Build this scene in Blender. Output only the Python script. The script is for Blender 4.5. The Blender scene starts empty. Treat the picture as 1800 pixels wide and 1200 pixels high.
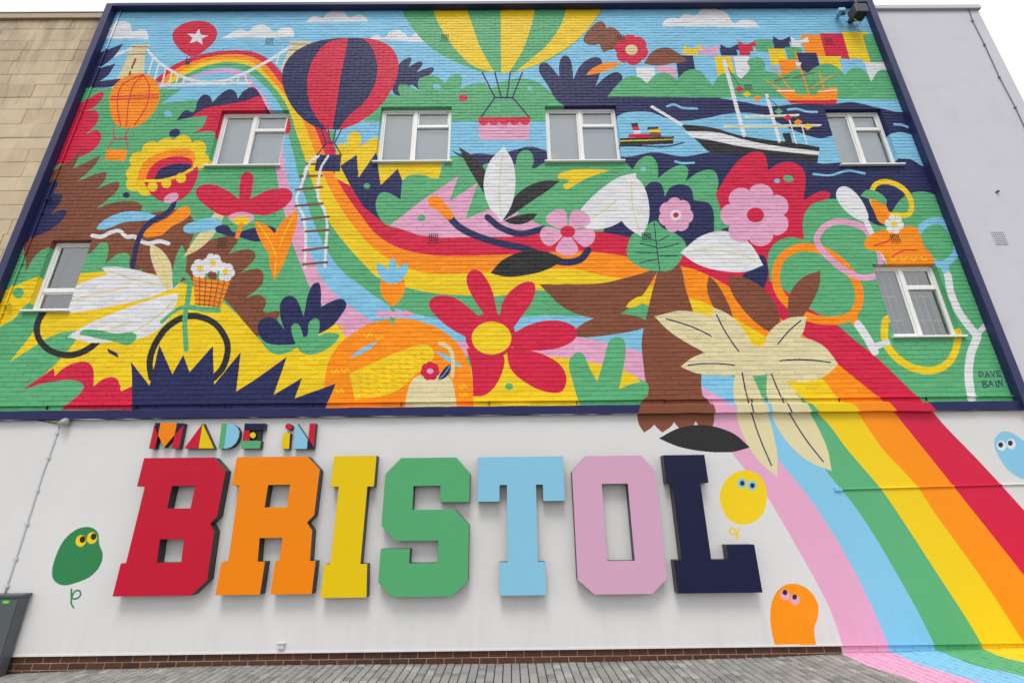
import bpy, bmesh, math, random
import numpy as np
from mathutils import Matrix, Vector
random.seed(7)
RNG = np.random.default_rng(7)
scene = bpy.context.scene
COL = scene.collection

# ------------------------------------------------------------------ camera
PW, PH = 1800.0, 1200.0
DIST, EYE = 6.95, 1.90
def solve(zen, nrm):
    c = np.array([PW / 2, PH / 2]); z = np.array(zen) - c; n = np.array(nrm) - c
    f = math.sqrt(-(z @ n))
    Z = np.array([z[0], z[1], f]); Z /= np.linalg.norm(Z)
    Y = np.array([n[0], n[1], f]); Y /= np.linalg.norm(Y)
    return f, np.stack([np.cross(Y, Z), Y, Z], 1)
F, RC = solve((874., -1660.), (898., 903.))
cam = bpy.data.cameras.new('camera'); cam_o = bpy.data.objects.new('camera', cam); COL.objects.link(cam_o)
cam.sensor_width = 36.0; cam.lens = F / PW * 36.0; cam.clip_start = 0.05; cam.clip_end = 3000
ax, ay, az = RC[0], -RC[1], -RC[2]
cam_o.matrix_world = Matrix(((ax[0], ay[0], az[0], 0), (ax[1], ay[1], az[1], -DIST), (ax[2], ay[2], az[2], EYE), (0, 0, 0, 1)))
scene.camera = cam_o

# ------------------------------------------------------------------ sky, sun, exposure
SUN_EL, SUN_AZ = math.radians(60), math.radians(188)
world = bpy.data.worlds.new('World'); scene.world = world; world.use_nodes = True
wn = world.node_tree.nodes; wl = world.node_tree.links; wn.clear()
w_out = wn.new('ShaderNodeOutputWorld'); w_bg = wn.new('ShaderNodeBackground'); w_sky = wn.new('ShaderNodeTexSky')
w_mix = wn.new('ShaderNodeMixRGB'); w_mix.inputs[0].default_value = 0.86
w_mix.inputs[2].default_value = (11.4, 11.55, 11.75, 1)
w_sky.sky_type = 'NISHITA'; w_sky.sun_disc = False; w_sky.sun_elevation = SUN_EL; w_sky.sun_rotation = SUN_AZ
w_sky.dust_density = 4.0
wl.new(w_sky.outputs[0], w_mix.inputs[1]); wl.new(w_mix.outputs[0], w_bg.inputs[0]); wl.new(w_bg.outputs[0], w_out.inputs[0])
w_bg.inputs[1].default_value = 0.094
sun = bpy.data.lights.new('sun', 'SUN'); sun.energy = 1.5; sun.angle = math.radians(22); sun.color = (1.0, 0.975, 0.94)
sun_o = bpy.data.objects.new('sun', sun); COL.objects.link(sun_o)
sd = Vector((math.sin(SUN_AZ) * math.cos(SUN_EL), math.cos(SUN_AZ) * math.cos(SUN_EL), math.sin(SUN_EL)))
sun_o.rotation_euler = sd.to_track_quat('Z', 'Y').to_euler(); sun_o.location = (0, -20, 30)
vs = scene.view_settings
vs.view_transform = 'Standard'; vs.look = 'None'; vs.gamma = 1; vs.use_curve_mapping = False; vs.exposure = 0.18

# ------------------------------------------------------------------ photo pixel -> place
def ray(px, py):
    d = RC.T @ np.array([px - PW / 2, py - PH / 2, F]); return d
def U(px, py, y=0.0):                       # point of the vertical plane at depth y (x, z)
    d = ray(px, py); t = (DIST + y) / d[1]; return np.array([d[0] * t, EYE + d[2] * t])
def UX(px, py, y=0.0): return float(U(px, py, y)[0])
def UZ(px, py, y=0.0): return float(U(px, py, y)[1])
def UG(px, py, z=0.0):                      # point of the level plane at height z (x, y)
    d = ray(px, py); t = (z - EYE) / d[2]; return np.array([d[0] * t, -DIST + d[1] * t])
def Uarr(P, y=0.0):
    P = np.asarray(P, float); d = np.c_[P[:, 0] - PW / 2, P[:, 1] - PH / 2, np.full(len(P), F)] @ RC
    t = (DIST + y) / d[:, 1]; return np.c_[d[:, 0] * t, EYE + d[:, 2] * t]

# ------------------------------------------------------------------ main levels of the facade
XL, XR = UX(66, 300, -0.13), UX(1653, 300, -0.13)       # outer edges of the painted frame
ZTOP = UZ(900, 2, -0.13)
ZFL = UZ(900, 704, -0.03)                              # thin flashing
ZL1, ZL0 = UZ(900, 712.5, -0.07), UZ(900, 728.5, -0.07)   # string course
ZP = UZ(900, 1141)                                     # bottom of the rendered wall
XPAINT = UX(1481, 1138)                                # where the plinth paint begins
base_pts = [(-200, 1200), (20, 1184), (150, 1178), (300, 1172), (450, 1169), (700, 1167), (900, 1166), (1130, 1161), (1350, 1155), (1480, 1149), (1800, 1138)]
gb = np.array([U(*p) for p in base_pts])
def ground_z(x):
    return float(np.interp(x, gb[:, 0], gb[:, 1]))
def UGZ(px, py):
    z = 0.0
    for _ in range(6): q = UG(px, py, z); z = ground_z(q[0])
    return q
FRW, FRT, FRD = 0.13, 0.085, 0.13                      # frame: side width, top height, depth

# ------------------------------------------------------------------ paint palette (sRGB 0..255)
PAL = dict(W=(226, 226, 229), S=(133, 197, 228), R=(212, 34, 70), O=(250, 146, 20), Y=(240, 205, 30), G=(94, 175, 122),
           P=(226, 166, 197), N=(43, 46, 90), B=(132, 78, 56), K=(46, 46, 48), C=(222, 211, 166), H=(52, 130, 80), L=(218, 217, 216))

# ------------------------------------------------------------------ the painting, rastered in wall coordinates
IX0, IX1, IZ0, IZ1 = -9.0, 9.8, -0.5, 12.4
IW = 3600; IH = int(IW * (IZ1 - IZ0) / (IX1 - IX0)); PPM = IW / (IX1 - IX0)
IMG = np.zeros((IH, IW, 3), np.uint8)
GX0, GX1, GY0, GY1 = 3.0, 11.0, -4.5, 0.3
GW = 1200; GH = int(GW * (GY1 - GY0) / (GX1 - GX0))
GIM = np.zeros((GH, GW, 4), np.uint8)

def raster(img, q, col, clip=None):
    h, w = img.shape[:2]
    x = q[:, 0]; y = q[:, 1]
    r0 = max(0, int(math.floor(y.min() - 0.5))); r1 = min(h - 1, int(math.ceil(y.max())))
    c0 = max(0, int(math.floor(x.min()))); c1 = min(w - 1, int(math.ceil(x.max())))
    if clip: r0 = max(r0, clip[0]); r1 = min(r1, clip[1])
    if r1 < r0 or c1 < c0: return
    tog = np.zeros((r1 - r0 + 1, c1 - c0 + 2), np.uint8)
    x2 = np.roll(x, -1); y2 = np.roll(y, -1)
    for a, b, c, d in zip(x, y, x2, y2):
        if b == d: continue
        if b > d: a, b, c, d = c, d, a, b
        ra = max(r0, int(math.ceil(b - 0.5))); rb = min(r1, int(math.ceil(d - 0.5)) - 1)
        if rb < ra: continue
        rr = np.arange(ra, rb + 1)
        xx = a + (rr + 0.5 - b) * (c - a) / (d - b)
        ci = np.clip(np.ceil(xx - 0.5).astype(int) - c0, 0, c1 - c0 + 1)
        tog[rr - r0, ci] ^= 1
    m = np.bitwise_xor.accumulate(tog, axis=1)[:, :-1].astype(bool)
    img[r0:r1 + 1, c0:c1 + 1][m] = col

def parse(s):
    pts, cor = [], []
    for t in s.split():
        c = t.endswith('*'); a, b = t.rstrip('*').split(','); pts.append((float(a), float(b))); cor.append(c)
    return np.array(pts), cor
def curve(pts, cor, closed=True, n=9):
    N = len(pts); out = []
    def tang(i, side):
        if not closed and (i == 0 or i == N - 1):
            j = 1 if i == 0 else N - 2; v = pts[j] - pts[i]; return v if i == 0 else -v
        a, b, c = pts[(i - 1) % N], pts[i], pts[(i + 1) % N]
        if cor[i]: return (c - b) * 0.8 if side > 0 else (b - a) * 0.8
        d = (c - a); la = np.linalg.norm(b - a); lc = np.linalg.norm(c - b)
        L = np.linalg.norm(d) + 1e-9
        return d / L * (lc if side > 0 else la) * 1.0
    for i in range(N if closed else N - 1):
        p, q = pts[i], pts[(i + 1) % N]; t0 = tang(i, 1); t1 = tang((i + 1) % N, -1)
        for k in range(n):
            t = k / n; t2 = t * t; t3 = t2 * t
            out.append((2*t3-3*t2+1)*p + (t3-2*t2+t)*t0 + (-2*t3+3*t2)*q + (t3-t2)*t1)
    if not closed: out.append(pts[-1])
    return np.array(out)
def to_img(q): return np.c_[(q[:, 0] - IX0) * PPM, (q[:, 1] - IZ0) * PPM]
CLIP = [None]
def zclip(z0, z1):
    CLIP[0] = None if z0 is None else (int((z0 - IZ0) * PPM), int((z1 - IZ0) * PPM))
def put(P, col): raster(IMG, to_img(Uarr(P)), PAL[col], CLIP[0])
def shape(col, s):
    p, c = parse(s); put(curve(p, c), col)
def poly(col, s):
    p, c = parse(s); put(p, col)
def ell(col, cx, cy, rx, ry, rot=0):
    t = np.linspace(0, 2 * math.pi, 40, endpoint=False); r = math.radians(rot)
    x = rx * np.cos(t); y = ry * np.sin(t); put(np.c_[cx + x*math.cos(r) - y*math.sin(r), cy + x*math.sin(r) + y*math.cos(r)], col)
def stroke(col, s, w, closed=False, straight=False, n=7):
    p, c = parse(s)
    q = p if straight else curve(p, c, closed, n)
    if closed: q = np.r_[q, q[:1]]
    for a, b in zip(q[:-1], q[1:]):
        d = b - a; L = np.hypot(*d)
        if L < 1e-6: continue
        nrm = np.array([-d[1], d[0]]) / L * w / 2
        put(np.array([a + nrm, b + nrm, b - nrm, a - nrm]), col)
    t = np.linspace(0, 2 * math.pi, 12, endpoint=False); disc = np.c_[np.cos(t), np.sin(t)] * w / 2
    for a in q: put(disc + a, col)
def petals(col, cx, cy, n, r0, r1, w, a0=0, sy=1.0):
    for i in range(n):
        a = a0 + i * 2 * math.pi / n; c, s = math.cos(a), math.sin(a)
        pr = [(r0, 0), (r0 + (r1-r0)*.45, w*.8), (r0 + (r1-r0)*.8, w), (r1, 0), (r0 + (r1-r0)*.8, -w), (r0 + (r1-r0)*.45, -w*.8)]
        P = np.array([(cx + x*c - y*s, cy + (x*s + y*c) * sy) for x, y in pr]); put(curve(P, [True] + [False]*5), col)
def leaf(col, x0, y0, x1, y1, w, bend=0.0, rib=None, rw=2.0):
    """almond leaf from base to tip with a bend"""
    a = np.array([x0, y0], float); d = np.array([x1, y1], float) - a; nrm = np.array([-d[1], d[0]]) / np.hypot(*d)
    def at(t, k): return a + d*t + nrm*(bend*4*t*(1-t) + k*w/2)
    P = np.array([at(0, 0), at(.22, .72), at(.5, 1), at(.8, .72), at(1, 0), at(.8, -.72), at(.5, -1), at(.22, -.72)])
    put(curve(P, [True, False, False, False, True, False, False, False]), col)
    if rib: stroke(rib, ' '.join('%.2f,%.2f' % tuple(at(t, 0)) for t in (.08, .3, .5, .7, .9)), rw)
def wrect(col, x0, x1, z0, z1):
    r = np.array([(x0, z0), (x1, z0), (x1, z1), (x0, z1)]); raster(IMG, to_img(r), PAL[col])

BND = ["272,141 300,118 340,100 380,91 420,89 450,93 475,107 497,130 530,170 560,205 582,245 605,300 625,328 650,368 675,391 700,401 738,410 775,415 825,414 900,412 980,408 1055,407 1110,410 1180,425 1260,455 1330,482 1375,507 1410,535 1470,570 1505,600 1540,627 1590,675 1630,714 1662,750 1725,815 1800,897 1900,1010 2010,1160",
 "280,146 300,127 340,108 380,98 420,96 447,102 470,117 495,148 530,190 552,222 572,272 585,300 605,337 637,382 662,412 700,435 750,447 800,450 900,447 987,442 1037,442 1100,450 1187,466 1225,475 1275,500 1350,545 1420,595 1479,645 1525,682 1562,714 1600,760 1650,822 1712,900 1800,1011 1900,1140 1945,1210",
 "285,150 320,125 360,109 400,104 430,106 452,115 475,138 510,178 532,212 555,272 565,300 580,332 610,382 645,425 675,450 712,470 762,481 825,480 900,476 1000,472 1060,484 1130,498 1200,521 1237,531 1310,570 1380,615 1442,661 1475,702 1500,717 1550,787 1610,852 1642,900 1725,1015 1797,1125 1850,1210",
 "290,153 325,132 370,114 405,110 435,115 455,127 487,160 507,192 522,237 537,282 542,300 560,350 580,392 610,432 645,470 665,488 712,505 762,515 820,519 875,520 950,510 1105,530 1136,536 1222,567 1290,600 1360,655 1400,690 1432,721 1460,750 1487,787 1545,855 1577,900 1650,1012 1717,1117 1765,1210",
 "300,154 335,134 380,120 415,120 445,135 475,162 495,192 505,230 520,287 522,300 535,342 550,387 572,435 600,475 632,500 682,535 725,550 775,560 850,562 920,557 967,554 1072,561 1130,576 1200,605 1250,632 1310,680 1369,720 1407,767 1447,820 1470,850 1510,900 1567,992 1635,1117 1672,1210",
 "300,157 330,140 370,124 400,122 425,127 447,148 470,178 483,215 497,257 502,300 515,350 532,400 545,445 567,492 595,522 625,545 655,565 720,590 800,600 900,597 1012,592 1060,600 1100,610 1122,617 1180,645 1236,681 1282,710 1337,775 1390,834 1440,900 1500,1000 1557,1122 1588,1210",
 "288,160 320,148 360,131 395,128 420,133 442,158 460,190 475,230 485,300 496,357 515,430 532,475 545,505 565,535 587,570 620,590 700,615 800,625 900,625 972,627 1057,640 1095,656 1121,665 1180,690 1230,722 1287,797 1310,825 1340,860 1365,900 1415,987 1455,1062 1477,1122 1500,1210"]
BC = []
for s in BND:
    p, c = parse(s); BC.append(curve(p, c, False, 6))
def rainbow():
    for k, col in enumerate('ROYGSP'):
        put(np.r_[BC[k], BC[k + 1][::-1]], col)

def paint():
    # ---- base fields
    wrect('G', IX0, IX1, ZL1 - .02, IZ1)
    poly('S', '60,-40 1700,-40 1700,190 1300,190 1068,170 960,230 520,230 480,175 445,180 340,176 283,182 320,157 200,155 60,155')
    shape('W', '150,68* 185,64 190,49 202,41 216,38 228,42 233,55 246,52 258,55 261,69*')
    shape('W', '387,68* 400,62 412,55 425,52 436,56 446,47 460,43 472,48 481,56 495,50 510,49 517,58 517,66*')
    shape('W', '537,40* 548,30 558,29 567,32 576,23 590,20 605,22 613,31 630,26 642,30 647,38*')
    shape('W', '648,69* 660,62 676,66 685,57 700,53 713,61 720,66 735,56 751,64 755,75*')
    shape('W', '1163,46* 1170,35 1184,31 1193,33 1204,25 1223,27 1233,17 1254,16 1276,22 1290,41 1305,35 1324,37 1336,49*')
    # ---- bridge
    poly('C', '231,79 264,79 263,84 257,85 255,102 252,140 250,156 196,156 206,138 222,105 229,85')
    stroke('B', '232,83 262,83', 1.6); stroke('B', '226,96 256,95', 1.6)
    stroke('B', '238,104 232,119', 3.5); stroke('B', '229,127 226,137', 3.5)
    poly('C', '510,73 547,73 546,77 538,78 530,122 492,122 503,98 510,85')
    stroke('B', '511,78 545,78', 1.5); stroke('B', '507,88 536,88', 1.5)
    rainbow()
    stroke('W', '140,121 231,86', 5, straight=True)
    stroke('W', '259,88 276,107 300,124 330,139 360,145 390,143 412,136 428,130 470,108 512,81', 5)
    stroke('W', '283,150 440,146', 4.5, straight=True)
    for a, b in (('269,101', '261,130'), ('279,112', '272,140'), ('291,121', '285,148'), ('302,128', '297,148'), ('313,133', '309,148'), ('324,138', '321,148'), ('338,142', '336,147'), ('408,139', '404,147'), ('420,134', '417,146'), ('431,132', '434,146'), ('490,97', '486,112')):
        stroke('W', a + ' ' + b, 3, straight=True)
    # ---- red balloon with a star
    shape('R', '303,62 311,49 328,40 350,37 370,42 381,55 378,71 364,86 346,98 333,99 321,92 308,78')
    st = []
    for i in range(10):
        a = math.radians(-82 + 36 * i); r = 20 if i % 2 == 0 else 8.5
        st.append((347 + r * math.cos(a), 66 + r * 0.75 * math.sin(a)))
    put(np.array(st), 'W')
    poly('N', '326,108 334,108 333,114 325,114'); stroke('N', '329,100 327,108', 1.2); stroke('N', '337,100 333,108', 1.2)
    # ---- left foliage
    shape('N', '140,112 178,92 217,77* 200,100 174,121* 203,112* 190,132 175,143* 213,138* 200,151 186,154 120,155*')
    shape('R', '110,190 150,178 166,167 181,163 178,176 163,190 146,197* 166,194 174,203 166,222 149,237* 170,229 178,240 168,260 140,277 118,287* 60,300* 70,220')
    shape('N', '310,212* 326,194 340,197 348,177 358,167 369,170 373,181* 390,164 405,157 415,164 418,174* 430,159 446,154 458,168 466,185 472,200 380,200 340,206')
    shape('R', '335,206* 360,191 392,185 430,178 458,171 470,196 505,203 505,236 380,246 376,232 340,234* 357,222 364,204*')
    # ---- brown and navy undergrowth
    shape('B', '40,330* 95,300 126,280 148,257* 128,297* 177,273* 166,291 136,319* 178,303 187,304 183,318 170,333* 195,322 209,321 206,335 190,350 168,367* 200,356 235,354 250,362 248,374 280,372 310,368 334,378 341,392 338,420 320,440 260,470* 230,472 226,447 206,447 186,463* 190,430 176,427 157,446 130,440 82,436 60,452 45,478* 38,432 0,430*')
    shape('N', '30,335* 84,322 101,320 95,340 108,342 105,357 89,376* 116,370 110,386 86,405 60,417 30,440*')
    shape('B', '250,480 282,440 330,432 385,418 412,411 419,420 402,446* 435,438 449,447 442,462 422,480* 452,472 462,480 460,500 432,524* 455,518 468,530 464,548 490,547 488,560 470,580 450,590 415,548 380,515 330,492 300,505')
    # ---- yellow hill
    shape('Y', '-120,530* 0,512 65,487 145,480 200,476 260,480 310,494 362,512 410,546 452,592 482,622 520,612 560,577 590,570 612,580 622,602 592,640 577,700 582,720* -120,720*')
    ell('G', 32, 515, 10, 9)
    shape('G', '-60,640* 0,575 25,560 50,533 78,541 72,562 52,592 28,622 0,655 -60,690*')
    shape('G', '-60,740* 0,652 55,612 100,587 133,582 136,592 118,617 90,647 60,672 25,697 0,740*')
    shape('R', '22,697* 58,672 95,647* 96,661* 115,645 140,636 156,638 164,650 164,679* 184,665 203,664 211,678 212,688* 233,678* 236,720* 105,720*')
    shape('G', '-20,725* 0,706 50,681 100,669 131,668 146,676 142,690 125,705 105,722*')
    # ---- bicycle, white leaf, basket of blossom
    stroke('K', '78,545 67,565 65,585 74,604 92,618 120,624 146,618 168,603 182,584', 11)
    stroke('K', '266,664 263,636 272,606 294,575 325,557 352,557 379,570 397,596 400,618 392,645 376,664', 11)
    leaf('W', 318, 500, 76, 548, 56, 14, 'C', 3.5); leaf('W', 316, 514, 118, 592, 50, -16, 'C', 3.5); leaf('W', 314, 520, 205, 596, 40, -8, 'C', 3); leaf('W', 312, 505, 178, 470, 34, -6, 'C', 3)
    stroke('G', '298,486 322,482 332,492 331,520 325,560 327,614', 9); stroke('G', '334,540 360,544 384,545', 9); stroke('G', '284,566 305,548 328,537', 6)
    leaf('C', 296, 512, 264, 428, 30, 6, 'Y', 2); leaf('G', 304, 508, 320, 430, 22, 4)
    shape('O', '252,414 264,398 292,384 316,366 330,363 335,374 322,388 302,398 286,412 266,417')
    stroke('W', '162,414 178,416 196,408 210,406 222,416 236,416 248,424 262,428 280,424 296,428', 7)
    leaf('C', 322, 452, 398, 352, 22, 8, 'Y', 2)
    shape('S', '170,401 190,383 222,372 258,374 274,383 252,388 218,391 182,404'); shape('S', '322,404 350,387 378,383 389,388 384,401 356,408')
    stroke('N', '306,350 304,362 290,377 268,388 252,403 240,432 233,468', 9)
    poly('O', '339,486 404,496 387,540 343,536')
    for i in range(6): stroke('B', '%f,%f %f,%f' % (341 + i*.3, 494 + i*8, 402 - i*2.9, 502 + i*7.4), 1.6, straight=True)
    for i in range(5): stroke('B', '%f,%f %f,%f' % (351 + i*11, 488 + i*1.7, 351 + i*8, 537 + i*.8), 1.6, straight=True)
    for x, y in ((352, 472), (374, 462), (396, 478)):
        petals('W', x, y, 6, 2, 17, 6.5, x); ell('Y', x, y, 5, 4.5)
    stroke('G', '362,482 366,490', 4); stroke('G', '384,478 382,492', 4)
    poly('N', '188,612 205,620 209,629 191,620'); 
    shape('G', '140,584 170,580 205,586 232,584 240,592 226,606 200,600 160,592')
    # ---- sunflower
    for x, y in ((238, 304), (244, 281), (266, 263), (292, 257), (320, 252), (346, 262), (351, 283), (238, 322), (258, 330)):
        ell('Y', x, y, 17, 14, -20)
    shape('O', '240,318* 250,290 272,272 306,263 335,264 343,278 336,296* 300,312')
    shape('R', '254,322* 264,296 284,281 312,275 336,281 340,296 347,293 346,315 332,340 312,353 290,355 268,344')
    shape('N', '270,317* 280,299 300,290 322,288 336,292 322,305 298,315')
    for x, y in ((268, 328), (292, 322), (318, 313)): ell('Y', x, y, 9, 9, 20)
    stroke('Y', '255,318 285,317 315,309 338,297', 5)
    ell('P', 301, 348, 14, 8, -25)
    # ---- red flower
    shape('R', '426,372* 396,380 362,362 344,340 352,327 376,325 404,338 420,351* 424,310 435,302 445,310 440,350* 470,335 505,332 514,344 500,364 466,378')
    ell('P', 424, 383, 23, 10); ell('Y', 424, 388, 15, 8)
    shape('N', '378,402 398,396 412,409 440,402 468,397 486,405 476,419 452,425 420,417 392,412')
    stroke('O', '424,394 417,416', 8); ell('N', 222, 343, 6, 5); ell('N', 307, 234, 10, 7, -20); ell('S', 295, 200, 7, 5)
    # ---- orange balloon, left
    stroke('R', '200,224 200,243', 2); stroke('R', '226,224 219,243', 2); stroke('R', '200,243 189,262', 2); stroke('R', '222,243 224,262', 2); stroke('R', '200,244 222,244', 2)
    shape('O', '193,190 193,168 205,146 228,132 252,130 272,140 281,158 279,180 266,202 246,220 224,225 208,222 197,208')
    for s in ('252,132 235,150 226,180 222,222', '252,132 262,152 258,185 236,221', '250,132 215,150 206,180 212,221'): stroke('R', s, 1.8)
    stroke('R', '196,170 279,167', 2, straight=True); stroke('R', '195,175 278,172', 2, straight=True)
    poly('O', '188,263 224,263 220,283 184,282')
    # ---- navy and green plants on the hill
    shape('N', '453,580 456,565 468,558 484,561 500,580* 492,552 495,528 508,520 521,526 534,557* 541,520 551,499 562,499 564,540* 584,529 602,526 609,536 600,553 584,573 558,588 530,602 490,606 465,600')
    shape('G', '512,575 520,568 528,575 533,592* 540,590 543,568 552,560 561,563 560,590* 576,585 596,588 594,596 575,613 550,623 530,619 518,600')
    shape('P', '593,572* 612,580 655,590 690,610 650,620 617,600')
    # ---- ladder
    for s in ('558,274 541,290 530,325 521,352 533,380 537,415 536,470', '576,275 563,298 559,345 570,370 575,395 573,430 571,468'):
        stroke('W', s, 5)
    for a, b in (('539,288', '570,290'), ('527,310', '566,309'), ('520,334', '566,329'), ('519,362', '567,358'), ('530,386', '578,381'), ('537,407', '578,404'), ('532,440', '577,435'), ('532,465', '575,461')):
        stroke('B', a + ' ' + b, 4, straight=True)
    leaf('O', 482, 494, 524, 368, 34, -10, 'Y', 2); leaf('O', 488, 462, 448, 388, 28, 6, 'Y', 2)
    # ---- water and green between the windows
    poly('S', '590,213 970,213 970,292 590,292')
    shape('N', '690,160 700,116 716,102 723,103 718,119* 733,110 742,110 738,121 731,128* 755,119 763,121 754,133 736,141 738,160* 722,150 706,172*')
    shape('G', '640,214* 660,185 680,167 704,169* 700,152 715,150 737,161* 735,145 746,135 764,134 775,140 782,147* 794,133 810,133 810,157* 830,148 850,146 862,155 880,145 905,139 930,140 952,149 971,166* 985,150 1003,142 1005,158 1003,173* 1018,173 1026,186 1026,214*')
    ell('S', 768, 153, 7, 5); ell('R', 814, 172, 8, 6); ell('S', 931, 156, 4, 3)
    shape('N', '792,264* 815,272 842,270 870,272 905,264 930,258 950,262 970,272 970,292 940,296 905,290 870,300 832,300 822,286 806,274')
    shape('G', '775,300* 790,278 806,274 822,286 832,310* 850,290 880,285 900,300 912,270 930,265 938,285 925,310* 950,290 980,282 1015,290 1030,320 1000,370 800,360 770,330')
    # ---- yellow and navy spikes
    shape('Y', '588,312* 592,262 602,251 610,259* 612,240 624,231 634,240 634,258* 650,246 664,243 664,290* 776,284* 775,300 766,326* 755,312 735,307 715,310 706,320 690,340 640,340*')
    poly('N', '598,292 627,272 630,313 661,268 669,326 699,297 707,317 704,351 690,342 672,338 662,350 662,372 676,393 640,365 615,325')
    ell('G', 645, 327, 6, 5); shape('G', '662,350 672,338 690,342 704,352* 708,320* 735,308 756,313 800,320 812,345 760,380 700,400 676,393 662,372')
    # ---- spiky pink rock and blue-green bush
    poly('P', '685,396 745,350 806,309 790,354 840,321 818,385 868,364 912,372 892,396 930,385 962,402 900,416 775,418 735,413')
    ell('G', 741, 383, 7, 6)
    # ---- large striped balloons
    shape('N', '496,142 500,115 518,92 548,76 585,68 620,67 655,69 683,80 698,100 700,125 690,155 665,190 635,213 601,228* 567,228* 540,215 515,190 502,165')
    shape('R', '574,228* 555,205 543,178 540,140 547,112 562,88 580,73 612,67* 608,90 600,130 592,180 585,228*')
    shape('R', '637,67* 655,69 683,80 698,100 700,125 690,155 665,190 635,213 601,228* 595,228* 612,205 640,180 656,155 663,125 660,100 652,82')
    for s in ('565,228 573,251', '577,228 580,252', '590,228 585,252', '600,228 588,252', '573,252 588,252', '573,252 557,273', '588,252 600,273'): stroke('N', s, 2, straight=True)
    poly('N', '558,272 600,272 597,302 553,300')
    stroke('W', '560,274 544,288 534,315', 4); stroke('W', '577,274 564,296 560,320', 4)
    shape('G', '700,8* 725,50 755,82 795,107 847,128* 905,128* 960,109 1005,80 1040,45 1066,8*')
    shape('Y', '757,8* 775,50 800,86 830,115 869,128* 845,85 832,50 818,8*')
    shape('Y', '880,8* 880,60 881,128* 895,128* 918,90 933,50 942,8*')
    shape('Y', '998,8* 985,46 960,81 925,111 906,127* 945,113 1000,82 1036,48 1064,8*')
    for s in ('848,128 870,172', '870,128 881,172', '897,128 891,172', '918,128 901,172', '870,172 901,172', '870,172 845,207', '901,172 931,207'): stroke('N', s, 2.6, straight=True)
    poly('P', '841,208 932,208 930,246 843,246')
    poly('R', '841,206 932,206 932,214 841,214')
    for i in range(5): ell('R', 850 + i*18.2, 213, 9, 7)
    # white and dark leaves below the basket
    leaf('K', 884, 388, 806, 258, 24, 8); leaf('K', 884, 388, 984, 318, 26, -12); leaf('K', 886, 388, 945, 376, 16, 4); leaf('W', 882, 390, 886, 258, 56, -6, 'C', 2.5)
    # ---- navy plant, houses, hedge, ships
    shape('N', '985,182 960,146 948,126 950,113 962,112 983,136* 984,108 993,98 1003,106 1008,140* 1020,116 1040,102 1055,103 1058,116 1047,152* 1065,135 1084,127 1094,135 1088,152 1070,172 1060,190 1030,196')
    Q = [('W', 1118, 118, 1156, 152), ('P', 1155, 116, 1192, 152), ('N', 1187, 98, 1224, 140), ('S', 1222, 98, 1260, 150), ('Y', 1256, 99, 1291, 136), ('W', 1289, 99, 1322, 140),
         ('Y', 1200, 86, 1232, 97), ('P', 1230, 85, 1268, 97), ('N', 1265, 84, 1300, 98), ('R', 1297, 78, 1328, 98), ('G', 1325, 70, 1366, 92), ('S', 1318, 91, 1352, 112),
         ('N', 1358, 70, 1392, 86), ('W', 1390, 71, 1412, 84), ('Y', 1350, 86, 1384, 114), ('G', 1380, 83, 1414, 106), ('O', 1407, 61, 1452, 99), ('R', 1441, 59, 1493, 104), ('Y', 1480, 56, 1531, 110), ('G', 1516, 61, 1562, 112),
         ('O', 1368, 105, 1404, 132), ('N', 1400, 93, 1441, 136), ('Y', 1438, 99, 1484, 132), ('S', 1475, 104, 1521, 144), ('W', 1520, 110, 1570, 144)]
    for c, x0, y0, x1, y1 in Q:
        s0 = (x0 - 874) / 1720 * (y1 - y0); s1 = (x1 - 874) / 1720 * (y1 - y0)
        put(np.array([(x0, y0), (x1 - 6, y0), (x1 - 6 + s1*.8, y1), (x0 + s0*.8, y1)]), c)
    for c, x, y in (('Y', 1201, 79), ('P', 1231, 79), ('N', 1266, 78), ('R', 1297, 72), ('N', 1358, 64), ('W', 1389, 65)):
        put(np.array([(x, y), (x + 14, y + 8), (x + 31, y), (x + 33, y + 10), (x + 2, y + 10)]), c)
    shape('G', '1066,172* 1088,146 1106,134 1125,137 1137,147* 1155,130 1174,129 1190,141* 1206,125 1226,123 1241,136 1253,151* 1266,132 1288,129 1303,139* 1318,121 1314,108 1329,101 1343,108 1345,125* 1360,128 1382,132* 1400,122 1420,128* 1436,117 1455,112 1474,120 1485,133* 1500,120 1519,124 1532,144* 1545,125 1565,127 1582,150 1600,182* 1300,184*')
    # river
    shape('N', '1018,176* 1045,168 1068,170* 1265,172* 1310,180 1350,187 1390,183 1430,180 1465,183 1500,180 1545,190 1594,195 1640,190* 1700,330* 1660,348* 1622,337 1590,345 1568,372 1558,396 1530,390 1500,370 1478,352 1450,350 1380,360 1300,345 1262,335 1180,325 1112,300 1085,285 1085,215 1024,200')
    shape('S', '1265,173* 1300,172 1595,176* 1596,196 1545,190 1500,180 1460,182 1400,183 1350,187 1310,180')
    shape('S', '1083,206* 1100,198 1140,197 1172,208 1195,213 1240,208 1280,200 1320,199 1350,204 1365,214 1400,231 1440,243 1466,238* 1484,285* 1440,287 1350,262 1300,258 1240,269 1200,275 1150,268 1100,276 1088,270')
    shape('S', '1558,242 1576,233 1596,235 1611,242 1628,290 1600,280 1572,277 1564,262')
    for s in ('1173,187 1185,184 1200,190 1225,191', '1187,284 1200,287 1220,286', '1385,193 1400,192 1418,196 1436,197', '1572,219 1586,220 1600,225', '1430,306 1460,308 1490,300 1520,305'): stroke('S', s, 4)
    poly('K', '1090,243 1185,240 1183,253 1090,257'); stroke('Y', '1091,248 1184,245', 2, straight=True)
    poly('R', '1105,236 1143,235 1143,242 1105,242'); poly('K', '1109,217 1121,216 1122,222 1111,223'); poly('R', '1111,223 1122,222 1125,229 1113,230'); poly('W', '1113,230 1125,229 1127,235 1115,236')
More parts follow.
